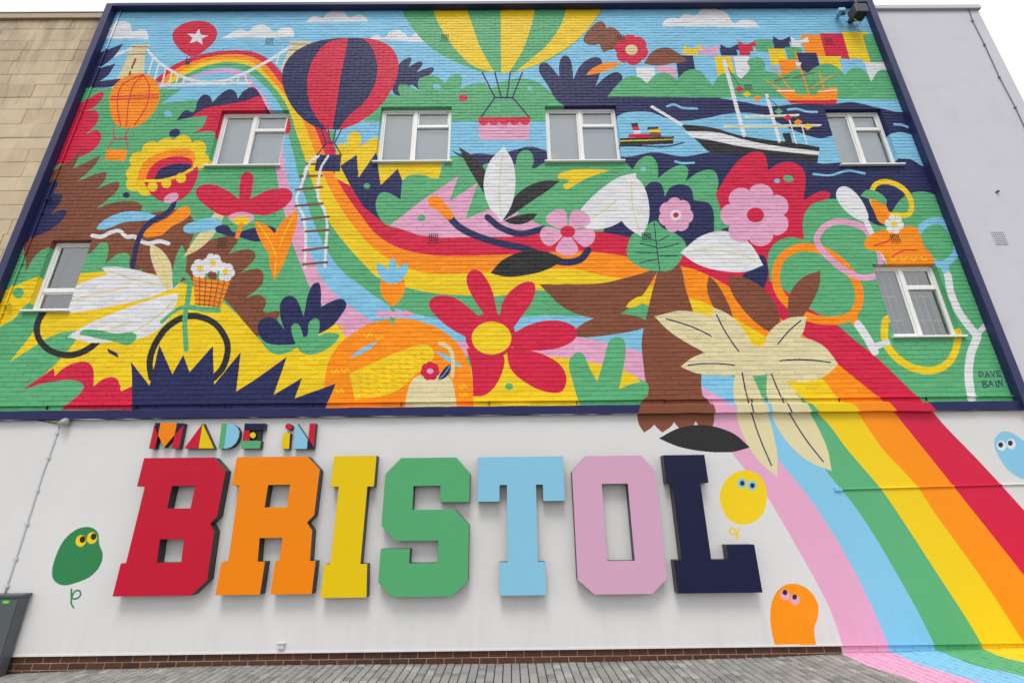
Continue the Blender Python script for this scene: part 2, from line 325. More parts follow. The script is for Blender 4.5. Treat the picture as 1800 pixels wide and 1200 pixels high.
    poly('Y', '1140,226 1158,225 1161,233 1142,233'); poly('B', '1142,233 1161,233 1163,241 1143,241'); poly('N', '1138,224 1157,223 1157,227 1138,228')
    stroke('N', '1092,257 1130,257 1170,258 1202,251', 2.5)
    shape('K', '1196,219* 1250,224 1300,238 1350,246 1400,252 1441,259* 1437,286* 1390,279 1340,276 1300,270 1250,268 1228,250')
    shape('W', '1204,231* 1260,233 1310,246 1360,256 1440,266* 1439,273* 1360,265 1300,257 1250,247 1216,242*')
    stroke('W', '1146,188 1198,219', 5, straight=True)
    stroke('W', '1273,107 1308,238', 7, straight=True); stroke('W', '1348,168 1370,248', 6, straight=True); stroke('W', '1388,212 1400,252', 2.5, straight=True); stroke('W', '1410,223 1418,252', 2.5, straight=True)
    poly('K', '1375,234 1389,234 1393,251 1381,250')
    stroke('W', '1273,222 1443,220', 3, straight=True); stroke('Y', '1273,224 1440,222', 1.5, straight=True); stroke('W', '1310,205 1404,202', 3, straight=True); stroke('Y', '1311,207 1402,204', 1.5, straight=True)
    stroke('K', '1279,119 1299,150', 1.2, straight=True); stroke('K', '1350,172 1368,188', 1.2, straight=True)
    for c, x, y in (('R', 1300, 157), ('Y', 1313, 166), ('O', 1331, 173), ('G', 1369, 196), ('R', 1385, 207), ('O', 1403, 215), ('Y', 1420, 223)):
        put(np.array([(x - 8, y), (x, y - 6), (x + 8, y), (x, y + 6)]), c)
    poly('O', '1364,157 1397,157 1400,167 1436,167 1438,158 1472,153 1472,170 1470,182 1388,181 1375,168'); poly('R', '1385,177 1471,176 1470,184 1390,182')
    stroke('W', '1366,160 1396,160', 2, straight=True); stroke('W', '1438,162 1471,158', 2, straight=True)
    for s, c, w in (('1398,92 1422,166', 'O', 3), ('1358,115 1388,156', 'O', 2.5), ('1440,127 1448,156', 'O', 2.5), ('1363,142 1386,136', 'B', 2), ('1392,138 1432,128', 'B', 2), ('1427,155 1464,132', 'O', 2.2), ('1348,142 1370,156', 'O', 2)): stroke(c, s, w, straight=True)
    poly('W', '1398,110 1409,110 1407,116 1401,117')
    # ---- autumn leaves and a red blossom in the sky
    shape('B', '1026,72 1036,52 1056,38 1066,50 1062,70 1044,80'); shape('B', '1060,92* 1052,66 1072,48 1092,62 1094,82*')
    shape('B', '1132,112* 1146,92 1172,84 1198,98 1206,108 1180,112 1156,116')
    petals('R', 1110, 88, 6, 2, 30, 12, 0.3, 0.9); ell('C', 1110, 88, 11, 9)
    leaf('O', 1092, 112, 1030, 132, 14, 3)
    # ---- green bushes by the river, red bush
    shape('G', '1020,305* 1060,291 1095,285 1112,298* 1125,280 1143,274 1155,288 1157,313* 1180,296 1200,290 1210,299 1205,319* 1230,302 1254,300 1263,318 1262,345 1290,345 1292,385 1250,410 1150,345 1090,330')
    ell('S', 1131, 297, 5, 4)
    shape('Y', '980,312 1000,300 1040,297 1072,300* 1040,310 1012,324 996,333 990,326 1000,318')
    shape('N', '1060,408* 1075,380 1090,352* 1132,330 1146,320 1162,324 1169,346* 1178,330 1196,324 1214,331 1220,352* 1232,354 1246,357 1254,372 1255,411* 1281,400 1293,410 1275,440 1200,440 1120,420')
    shape('R', '1258,341* 1280,305 1300,281 1325,267 1344,272 1350,300* 1370,287 1396,286 1415,304 1413,352* 1440,337 1458,338 1457,348 1426,360 1412,385 1413,421* 1385,417 1360,430 1350,450 1345,505 1290,485 1272,430 1290,410 1272,380')
    ell('S', 1366, 318, 5, 4); ell('G', 1386, 314, 9, 6, 15)
    shape('N', '1292,500* 1318,470 1338,448 1350,470 1348,492 1338,510')
    # ---- dark ribbons and leaves along the rainbow
    stroke('N', '787,378 806,398 836,414 880,428 920,436 960,452 992,461 1020,456 1034,440', 12); stroke('N', '857,382 880,400 915,411 955,402', 11)
    shape('O', '752,352 762,344 776,350 790,368 798,380 786,386 772,372 757,364')
    leaf('K', 992, 456, 862, 480, 42, 6)
    # ---- brown trunk with boughs, white and pink blossom
    leaf('B', 1160, 470, 948, 500, 62, -44); leaf('B', 1150, 570, 1000, 590, 36, 10); leaf('Y', 1140, 520, 1100, 540, 14)
    shape('B', '1112,724* 1136,700 1132,650 1128,600 1138,550 1150,500 1166,458 1192,462 1206,510 1222,560 1234,620 1234,690 1252,724*')
    shape('G', '1101,440* 1110,414 1130,402 1152,388 1164,400 1190,412 1206,430 1198,454 1180,474 1154,477 1126,470 1106,456')
    for s in ('1150,392 1154,430 1160,476', '1154,425 1132,412', '1155,435 1126,428', '1157,445 1120,444', '1157,455 1124,462', '1156,425 1176,414', '1157,437 1194,428', '1158,450 1192,450'): stroke('N', s, 1.6)
    leaf('W', 1006, 396, 1118, 304, 66, 16, 'C', 2.5); leaf('W', 1128, 416, 1112, 306, 58, -8, 'C', 2.5)
    petals('P', 998, 407, 5, 3, 50, 19, 0.35, 0.85); ell('R', 998, 407, 13, 10)
    petals('P', 1188, 378, 7, 3, 31, 11, 0.1); ell('W', 1188, 378, 10, 9); ell('R', 1188, 378, 5, 4.5)
    leaf('W', 1196, 444, 1342, 466, 70, -14, 'C', 2.5)
    petals('P', 1328, 378, 7, 4, 62, 20, 0.45, 0.9); ell('R', 1328, 378, 15, 13)
    # ---- right side: rings, rackets, orange blossom
    for s, c, w in (('1364,492 1370,460 1392,440 1422,435 1456,445 1486,468 1507,500 1510,530 1498,553 1470,563 1430,560 1400,545 1374,520', 'O', 15),
                    ('1436,424 1446,402 1470,390 1500,393 1522,404 1545,440 1545,478 1520,488 1490,478 1460,455', 'P', 11),
                    ('1612,428 1616,405 1634,390 1656,390 1674,410 1682,436 1672,456 1652,464 1630,452', 'S', 12),
                    ('1532,342 1540,324 1562,320 1588,332 1602,356 1598,376 1576,378 1552,374 1536,360', 'Y', 9),
                    ('1562,560 1555,580 1558,604 1578,630 1610,648 1644,650 1670,634 1682,606 1680,580', 'Y', 13)):
        stroke(c, s, w, True)
    stroke('O', '1496,556 1506,568', 14); stroke('W', '1508,570 1522,590 1538,618', 14); stroke('W', '1534,610 1560,602', 11)
    stroke('S', '1658,464 1664,480', 13); stroke('W', '1666,484 1672,516 1688,552 1714,586', 13); stroke('W', '1714,592 1734,570', 10); stroke('W', '1718,592 1706,625 1703,660 1708,700', 15)
    shape('W', '1470,347 1474,331 1488,328 1506,341 1522,366 1525,388 1508,386 1486,370'); stroke('W', '1522,388 1538,420 1562,462', 9)
    shape('O', '1520,424 1540,408 1572,402 1606,398 1618,412 1624,432 1640,452 1644,466* 1560,466* 1548,444 1524,438')
    shape('O', '1530,352* 1548,346 1560,366 1566,392 1548,392 1538,376'); shape('G', '1512,345* 1524,334 1548,340 1558,358 1538,352')
    petals('W', 1572, 394, 6, 2, 17, 6, 0.2); ell('Y', 1572, 394, 5, 5)
    for s in ('1536,432 1560,424 1572,412', '1566,452 1590,440 1612,440'): stroke('R', s, 2)
    for x in (1566, 1584, 1602, 1620): stroke('Y', '%d,452 %d,458 %d,453' % (x, x + 5, x + 9), 2)
    # ---- lower middle: orange hill, red flower, yellow ground
    shape('Y', '822,722* 830,640 900,620 972,627 1057,640 1121,665 1150,722*')
    shape('O', '570,722* 570,680 576,640 592,610 620,586 650,569 690,560 732,563 776,580 806,606 825,642 831,680 832,722*')
    stroke('G', '690,566 689,520', 8); leaf('O', 690, 540, 690, 468, 44); leaf('S', 688, 500, 662, 462, 18); leaf('S', 692, 500, 716, 462, 18); leaf('S', 690, 498, 690, 452, 16)
    for i in range(9): ell('P', 664 + i*7, 553 - (i % 2)*3, 6, 5)
    shape('Y', '614,656* 660,636 706,616 752,606 762,628 724,664 690,690 624,703*')
    for i in range(9):
        for k in range(5):
            x = 628 + i*14 + k*1.5; y = 660 + k*9 - i*5.0
            if y > 614 + (120 - (x - 614))*.12: stroke('O', '%f,%f %f,%f' % (x, y, x + 6, y + 3), 1.6, straight=True)
    for x, y in ((582, 650), (600, 648), (590, 684), (640, 586), (660, 590), (806, 676), (808, 692), (770, 600)): stroke('Y', '%d,%d %d,%d %d,%d %d,%d' % (x, y, x + 5, y + 6, x + 9, y, x + 14, y + 5), 2)
    leaf('S', 614, 630, 664, 600, 8); leaf('S', 764, 616, 814, 646, 8)
    shape('C', '712,722* 715,692 726,666 742,658 780,657 794,668 800,694 805,722*'); stroke('C', '774,604 790,612 796,632 795,662', 7)
    petals('R', 756, 652, 7, 1, 17, 6, 0.2); ell('P', 756, 652, 6, 5); leaf('N', 770, 668, 792, 640, 12, 2, 'S', 1.5)
    shape('R', '858,562* 832,524 820,492 829,475 845,478 864,508 876,560*'); shape('R', '878,566* 884,530 904,506 926,495 940,500 937,526 914,560 894,588*')
    shape('R', '890,594* 930,571 976,563 1008,573 1014,589 998,605 960,615 905,616*'); shape('R', '890,610* 940,618 979,636 995,660 989,686 968,690 930,676 898,648')
    shape('R', '880,612* 887,636 872,676 852,694 832,696* 829,650 820,612*'); shape('R', '840,602* 792,577 759,547 755,530 770,520 800,524 842,556*')
    ell('R', 862, 590, 44, 40); ell('Y', 864, 594, 35, 29); ell('G', 895, 679, 7, 6)
    shape('G', '1022,722* 1006,668 1000,637 1012,620 1025,622 1036,646 1050,671* 1062,630 1071,600 1085,592 1098,600 1098,632 1088,684* 1110,675 1136,672 1140,686 1130,722*')
    poly('N', '232,722 232,660 230,636 263,678 280,606 303,658 322,624 333,654 374,608 376,676 423,619 415,688 450,666 504,627 481,694 531,664 518,700 590,674 570,722')
    # ---- signature
    for s in ('1721,653 1722,662', '1721,653 1727,654 1729,658 1722,662', '1732,663 1735,653 1740,662', '1733,660 1738,659', '1741,652 1746,661 1749,651', '1759,651 1752,652 1754,661 1760,660', '1753,656 1758,656',
              '1727,670 1729,681', '1727,670 1733,670 1733,674 1728,675', '1728,675 1735,676 1736,680 1729,681', '1738,680 1741,669 1747,679', '1740,676 1745,675', '1750,669 1753,680', '1756,680 1755,668 1762,678 1761,667'):
        stroke('N', s, 1.5, straight=True)

def paint_low():
    # ---- below the string course
    wrect('L', IX0, IX1, IZ0, ZL0); wrect('N', IX0, IX1, ZL0, ZL1)
    zclip(IZ0, ZL1); rainbow(); zclip(None, None)
    # trunk foot and dark leaf, cream vine over the ledge
    for x0, x1, w in ((1146, 1132, 36), (1170, 1164, 44), (1200, 1206, 44), (1226, 1246, 36)): leaf('B', x0, 690, x1, 760, w)
    leaf('K', 1158, 770, 1318, 786, 46, -8)
    leaf('B', 1290, 566, 1246, 484, 26, -6); leaf('B', 1372, 592, 1278, 484, 52, 8); leaf('B', 1392, 572, 1442, 476, 42, -8)
    for a in ((1330, 655, 1150, 556, 62, 18), (1334, 655, 1254, 540, 58, -8), (1330, 650, 1196, 644, 42, 8), (1345, 650, 1418, 556, 50, -10), (1335, 640, 1474, 640, 78, -8),
              (1300, 625, 1366, 838, 54, 10), (1350, 640, 1462, 828, 62, 12)): leaf('C', *a, 'N', 2.2)
    ell('C', 1330, 634, 40, 26)
    # balloons with eyes
    shape('H', '92,1008 96,984 112,950 135,930 158,926 172,935 175,956 181,974 176,994 160,1012 136,1023 112,1028 97,1021')
    stroke('H', '126,1035 127,1050 136,1051 142,1044 139,1037 131,1040 126,1052 126,1060 130,1067', 3)
    for x, y in ((142.5, 950), (162, 945)): ell('Y', x, y, 9, 10.5, 20); ell('K', x + 3, y - 2.5, 5, 6, 20)
    shape('Y', '1265,877 1271,852 1286,834 1310,826 1333,834 1346,856 1347,881 1339,905 1320,919 1300,921 1279,910')
    for x, y in ((1304, 849), (1322, 853)): ell('S', x, y, 8, 8.5); ell('K', x + .5, y, 4, 4.5)
    stroke('Y', '1299,928 1294,937 1286,938 1282,932 1288,928 1294,936 1296,948', 3)
    shape('O', '1361,1132* 1354,1092 1356,1060 1369,1035 1392,1025 1420,1035 1437,1060 1437,1085 1431,1104 1434,1132*')
    for x, y in ((1380, 1045), (1397, 1053)): ell('P', x, y, 8, 9.5, -25); ell('K', x - 0.5, y - 4.5, 4.2, 4.6)
    shape('S', '1747,778 1754,763 1768,758 1785,764 1812,786 1834,812 1830,838 1800,842 1772,826 1754,800')
    for x, y in ((1760, 783), (1777, 780)): ell('W', x, y, 8, 9, -20); ell('K', x - 1.5, y - 1.5, 4.2, 4.6)

def paint_ground():
    L = ["1485,1150 1525,1169 1562,1181 1620,1200 1740,1232 1900,1262 2100,1290", "1572,1147 1612,1165 1650,1177 1732,1200 1860,1228 2020,1252 2200,1270",
         "1652,1144 1690,1160 1720,1170 1800,1187 1920,1210 2080,1230 2250,1242", "1729,1140 1762,1154 1800,1163 1900,1182 2040,1200 2250,1214",
         "1797,1137 1850,1150 1930,1162 2060,1176 2260,1186", "1850,1136 1910,1142 1990,1150 2090,1158 2270,1164", "1945,1133 1990,1136 2050,1140 2130,1144 2280,1148"]
    cs = []
    for s in L:
        p, c = parse(s); q = curve(p, c, False, 6); g = np.array([UGZ(a, b) for a, b in q]); g[0, 1] = 0.3
        cs.append(np.c_[(g[:, 0] - GX0) * GW / (GX1 - GX0), (g[:, 1] - GY0) * GW / (GX1 - GX0)])
    for k, col in enumerate('PSGYOR'):
        raster(GIM, np.r_[cs[k], cs[k + 1][::-1]], (*PAL[col], 255))

paint(); paint_low(); paint_ground()
def make_image(name, arr):
    h, w, ch = arr.shape
    img = bpy.data.images.new(name, w, h, alpha=True)
    a = np.ones((h, w, 4), np.float32); a[..., :ch] = arr.astype(np.float32) / 255.0
    img.pixels.foreach_set(a.ravel()); img.update(); img.pack(); return img
MURAL = make_image('mural_paint', IMG); GROUNDPAINT = make_image('ground_paint', GIM)
del IMG, GIM

# ------------------------------------------------------------------ materials
LPAL = dict(R=(193, 22, 50), O=(238, 132, 4), Y=(226, 192, 6), G=(84, 166, 110), S=(132, 192, 219), P=(208, 161, 189), N=(26, 28, 62))
def lin(c):
    return tuple(((v/255)/12.92 if v/255 <= .04045 else ((v/255 + .055)/1.055)**2.4) for v in c[:3]) + (1,)
class NT:
    def __init__(s, name):
        s.m = bpy.data.materials.new(name); s.m.use_nodes = True; s.t = s.m.node_tree; s.t.nodes.clear()
        s.o = s.t.nodes.new('ShaderNodeOutputMaterial'); s.b = s.n('ShaderNodeBsdfPrincipled'); s.l(s.b, 0, s.o, 0)
    def n(s, t, **k):
        x = s.t.nodes.new(t)
        for a, b in k.items(): setattr(x, a, b)
        return x
    def l(s, a, ao, b, bi): s.t.links.new(a.outputs[ao], b.inputs[bi])
    def math(s, op, a, b=None, c=None):
        x = s.n('ShaderNodeMath', operation=op)
        for i, v in enumerate((a, b, c)):
            if v is None: continue
            if isinstance(v, (int, float)): x.inputs[i].default_value = v
            else: s.t.links.new(v, x.inputs[i])
        return x.outputs[0]
    def noise(s, scale, detail=4, rough=.55, vec=None):
        x = s.n('ShaderNodeTexNoise'); x.inputs['Scale'].default_value = scale; x.inputs['Detail'].default_value = detail; x.inputs['Roughness'].default_value = rough
        if vec is not None: s.t.links.new(vec, x.inputs['Vector'])
        return x
    def pos(s): return s.n('ShaderNodeNewGeometry').outputs['Position']
    def bump(s, h, strength=.3, dist=.01):
        b = s.n('ShaderNodeBump'); b.inputs['Strength'].default_value = strength; b.inputs['Distance'].default_value = dist
        s.t.links.new(h, b.inputs['Height']); s.l(b, 0, s.b, 'Normal')
    def tint(s):          # one value per piece
        at = s.n('ShaderNodeAttribute', attribute_name='tint'); ob = s.n('ShaderNodeObjectInfo')
        return s.math('FRACT', s.math('ADD', at.outputs['Fac'], ob.outputs['Random']))
    def scale_col(s, colsock, fac):
        x = s.n('ShaderNodeVectorMath', operation='SCALE'); s.t.links.new(colsock, x.inputs[0]); s.t.links.new(fac, x.inputs['Scale']); return x.outputs[0]
def wall_uv(nt):
    p = nt.n('ShaderNodeSeparateXYZ'); nt.t.links.new(nt.pos(), p.inputs[0])
    u = nt.math('DIVIDE', nt.math('SUBTRACT', p.outputs[0], IX0), IX1 - IX0); v = nt.math('DIVIDE', nt.math('SUBTRACT', p.outputs[2], IZ0), IZ1 - IZ0)
    c = nt.n('ShaderNodeCombineXYZ'); nt.t.links.new(u, c.inputs[0]); nt.t.links.new(v, c.inputs[1]); return c.outputs[0]
def paint_mat(name, pieces, rough=.5):
    nt = NT(name); im = nt.n('ShaderNodeTexImage', image=MURAL, extension='EXTEND'); nt.t.links.new(wall_uv(nt), im.inputs[0])
    P = nt.pos(); big = nt.noise(.9, 3, .5, P); mid = nt.noise(9, 4, .6, P); fine = nt.noise(120, 3, .6, P)
    f = nt.math('MULTIPLY_ADD', mid.outputs[0], .14 if pieces else .05, .93 if pieces else .975)
    f = nt.math('MULTIPLY', f, nt.math('MULTIPLY_ADD', big.outputs[0], .10, .95))
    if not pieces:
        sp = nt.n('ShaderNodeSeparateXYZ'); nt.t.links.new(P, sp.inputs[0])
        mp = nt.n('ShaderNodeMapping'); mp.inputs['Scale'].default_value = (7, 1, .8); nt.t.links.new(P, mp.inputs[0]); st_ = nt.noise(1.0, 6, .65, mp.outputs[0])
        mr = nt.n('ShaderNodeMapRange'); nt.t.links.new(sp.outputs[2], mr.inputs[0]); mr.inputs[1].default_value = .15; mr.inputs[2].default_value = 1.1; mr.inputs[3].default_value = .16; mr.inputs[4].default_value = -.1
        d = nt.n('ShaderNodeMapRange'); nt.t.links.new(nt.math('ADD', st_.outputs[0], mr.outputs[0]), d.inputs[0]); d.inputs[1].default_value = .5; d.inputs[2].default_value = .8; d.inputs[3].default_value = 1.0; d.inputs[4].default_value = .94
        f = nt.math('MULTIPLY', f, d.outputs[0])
    if pieces: f = nt.math('MULTIPLY', f, nt.math('MULTIPLY_ADD', nt.tint(), .13, .935))
    nt.t.links.new(nt.scale_col(im.outputs[0], f), nt.b.inputs['Base Color'])
    nt.b.inputs['Roughness'].default_value = rough; nt.b.inputs['Specular IOR Level'].default_value = .18
    h = nt.math('ADD', fine.outputs[0], nt.math('MULTIPLY', nt.noise(22, 3, .6, P).outputs[0], 2.0 if pieces else .8)); nt.bump(h, .35 if pieces else .12, .006)
    return nt.m
def plain(name, rgb, rough=.5, var=.06, nscale=6, metal=0, bump=0, bscale=60, spec=.4, dirt=None):
    nt = NT(name); P = nt.pos(); c = nt.n('ShaderNodeRGB'); c.outputs[0].default_value = lin(rgb)
    f = nt.math('MULTIPLY_ADD', nt.noise(nscale, 5, .6, P).outputs[0], var * 2, 1 - var); col = nt.scale_col(c.outputs[0], f)
    if dirt:
        nz = nt.noise(dirt[1], 6, .65, P); r = nt.n('ShaderNodeValToRGB'); r.color_ramp.elements[0].position = .5; r.color_ramp.elements[1].position = .72; nt.l(nz, 0, r, 0)
        mx = nt.n('ShaderNodeMixRGB'); nt.t.links.new(nt.math('MULTIPLY', r.outputs[0], dirt[2]), mx.inputs[0]); nt.t.links.new(col, mx.inputs[1]); mx.inputs[2].default_value = lin(dirt[0]); col = mx.outputs[0]
    nt.t.links.new(col, nt.b.inputs['Base Color'])
    nt.b.inputs['Roughness'].default_value = rough; nt.b.inputs['Metallic'].default_value = metal; nt.b.inputs['Specular IOR Level'].default_value = spec
    if bump: nt.bump(nt.noise(bscale, 4, .6, P).outputs[0], bump, .01)
    return nt.m
def pieces_mat(name, stops, rough=.8, nscale=14, grain=.25, bump=.5, bscale=90, ground=False):
    nt = NT(name); P = nt.pos(); r = nt.n('ShaderNodeValToRGB'); cr = r.color_ramp
    while len(cr.elements) < len(stops): cr.elements.new(.5)
    for i, (p, c) in enumerate(stops): cr.elements[i].position = p; cr.elements[i].color = lin(c)
    nt.t.links.new(nt.tint(), r.inputs[0])
    f = nt.math('MULTIPLY_ADD', nt.noise(nscale, 6, .65, P).outputs[0], grain * 2, 1 - grain); col = nt.scale_col(r.outputs[0], f)
    if ground:
        p = nt.n('ShaderNodeSeparateXYZ'); nt.t.links.new(P, p.inputs[0])
        u = nt.math('DIVIDE', nt.math('SUBTRACT', p.outputs[0], GX0), GX1 - GX0); v = nt.math('DIVIDE', nt.math('SUBTRACT', p.outputs[1], GY0), GY1 - GY0)
        c = nt.n('ShaderNodeCombineXYZ'); nt.t.links.new(u, c.inputs[0]); nt.t.links.new(v, c.inputs[1])
        im = nt.n('ShaderNodeTexImage', image=GROUNDPAINT, extension='CLIP'); nt.t.links.new(c.outputs[0], im.inputs[0])
        a = nt.math('MULTIPLY', im.outputs['Alpha'], nt.math('MULTIPLY_ADD', nt.math('GREATER_THAN', nt.noise(30, 5, .7, P).outputs[0], .36), .35, .62))
        mx = nt.n('ShaderNodeMixRGB'); nt.t.links.new(a, mx.inputs[0]); nt.t.links.new(col, mx.inputs[1]); nt.t.links.new(nt.scale_col(im.outputs[0], nt.math('MULTIPLY_ADD', f, .4, .62)), mx.inputs[2]); col = mx.outputs[0]
    nt.t.links.new(col, nt.b.inputs['Base Color']); nt.b.inputs['Roughness'].default_value = rough; nt.b.inputs['Specular IOR Level'].default_value = .3
    nt.bump(nt.noise(bscale, 5, .65, P).outputs[0], bump, .006); return nt.m
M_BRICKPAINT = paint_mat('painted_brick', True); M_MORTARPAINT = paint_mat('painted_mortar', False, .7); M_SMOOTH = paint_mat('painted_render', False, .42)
M_NAVY = plain('navy_board', PAL['N'], .45, .08, 3, bump=.1, bscale=30)
M_PVC = plain('white_window_plastic', (236, 236, 233), .35, .03, 4)
M_BLIND = plain('roller_blind_fabric', (206, 222, 228), .9, .05, 3); M_CURT = plain('pale_interior', (150, 158, 160), .9, .1, 5); M_BARS = plain('white_bar_paint', (215, 218, 218), .5, .03)
M_SIDE = plain('dark_return_metal', (44, 43, 41), .4, .05, 4)
FACE = {k: plain('letter_face_' + k, LPAL[k], .42, .02, 2, spec=.2) for k in 'ROYGSPN'}
M_BLACK = plain('black_hole', (18, 17, 16), .8); M_GREY = plain('grey_render', (206, 206, 213), .85, .035, .7, bump=.25, bscale=45, dirt=((180, 180, 186), 1.1, .35))
M_GREYCOP = plain('grey_coping', (200, 200, 206), .5, .03); M_CABLE = plain('dark_cable', (104, 104, 110), .6); M_WHITECAB = plain('white_conduit', (196, 197, 198), .5, .04)
M_CAB = plain('grey_cabinet_paint', (82, 88, 92), .38, .07, 5, spec=.5); M_GREEN = plain('green_sticker', (30, 190, 60), .5, .02); M_YEL = plain('yellow_print', (210, 200, 60), .5)
M_LAMP = plain('lamp_housing', (168, 168, 160), .45, .05); M_DARKLAMP = plain('dark_floodlight', (70, 72, 78), .45, .05); M_LENS = plain('dark_lens', (30, 32, 36), .1)
M_BLUECAM = plain('blue_painted_camera', PAL['S'], .5)
M_STONE = pieces_mat('sandstone', [(0, (203, 183, 152)), (.35, (208, 188, 157)), (.7, (213, 194, 164)), (1, (199, 179, 149))], .85, 2.2, .30, .45, 70)
def stain(m):
    t = m.node_tree; b = next(n for n in t.nodes if n.type == 'BSDF_PRINCIPLED'); src = b.inputs['Base Color'].links[0].from_socket
    g = t.nodes.new('ShaderNodeNewGeometry'); mp = t.nodes.new('ShaderNodeMapping'); mp.inputs['Scale'].default_value = (3.2, 1, .55); t.links.new(g.outputs['Position'], mp.inputs[0])
    nz = t.nodes.new('ShaderNodeTexNoise'); nz.inputs['Scale'].default_value = 1.0; nz.inputs['Detail'].default_value = 7; nz.inputs['Roughness'].default_value = .68; t.links.new(mp.outputs[0], nz.inputs[0])
    sp = t.nodes.new('ShaderNodeSeparateXYZ'); t.links.new(g.outputs['Position'], sp.inputs[0])
    mr = t.nodes.new('ShaderNodeMapRange'); mr.inputs[1].default_value = 8.5; mr.inputs[2].default_value = 12.2; mr.inputs[3].default_value = -.08; mr.inputs[4].default_value = .20; t.links.new(sp.outputs[2], mr.inputs[0])
    ad = t.nodes.new('ShaderNodeMath'); t.links.new(nz.outputs[0], ad.inputs[0]); t.links.new(mr.outputs[0], ad.inputs[1])
    r = t.nodes.new('ShaderNodeValToRGB'); r.color_ramp.elements[0].position = .5; r.color_ramp.elements[1].position = .78; r.color_ramp.elements[1].color = (.62, .62, .62, 1); t.links.new(ad.outputs[0], r.inputs[0])
    mx = t.nodes.new('ShaderNodeMixRGB'); t.links.new(r.outputs[0], mx.inputs[0]); t.links.new(src, mx.inputs[1]); mx.inputs[2].default_value = lin((128, 118, 102)); t.links.new(mx.outputs[0], b.inputs['Base Color'])
stain(M_STONE)
M_STONEJ = plain('stone_joint', (186, 168, 140), .9, .1, 8)
M_BARE = pieces_mat('brown_brick', [(0, (78, 48, 38)), (.5, (92, 56, 42)), (1, (66, 44, 37))], .8, 22, .22, .5, 110)
M_MORTAR = plain('sandy_mortar', (158, 142, 120), .9, .12, 20, bump=.3)
M_SETT = pieces_mat('grey_sett', [(0, (124, 124, 121)), (.5, (152, 151, 147)), (.85, (138, 136, 131)), (1, (170, 168, 162))], .75, 30, .22, .6, 130, ground=True)
M_JOINT = plain('dark_joint_sand', (52, 49, 45), .95, .2, 30)
M_ROOF = plain('roof_felt', (90, 90, 92), .9, .1)
def glass_mat():
    nt = NT('window_glass'); nt.t.nodes.remove(nt.b)
    tr = nt.n('ShaderNodeBsdfTransparent'); tr.inputs[0].default_value = (.90, .94, .94, 1); gl = nt.n('ShaderNodeBsdfGlossy'); gl.inputs['Roughness'].default_value = .02; gl.inputs[0].default_value = (1, 1, 1, 1)
    fr = nt.n('ShaderNodeFresnel'); fr.inputs[0].default_value = 1.6; mx = nt.n('ShaderNodeMixShader')
    nt.t.links.new(nt.math('MULTIPLY_ADD', fr.outputs[0], 1.0, .17), mx.inputs[0]); nt.l(tr, 0, mx, 1); nt.l(gl, 0, mx, 2); nt.l(mx, 0, nt.o, 0); return nt.m
M_GLASS = glass_mat()

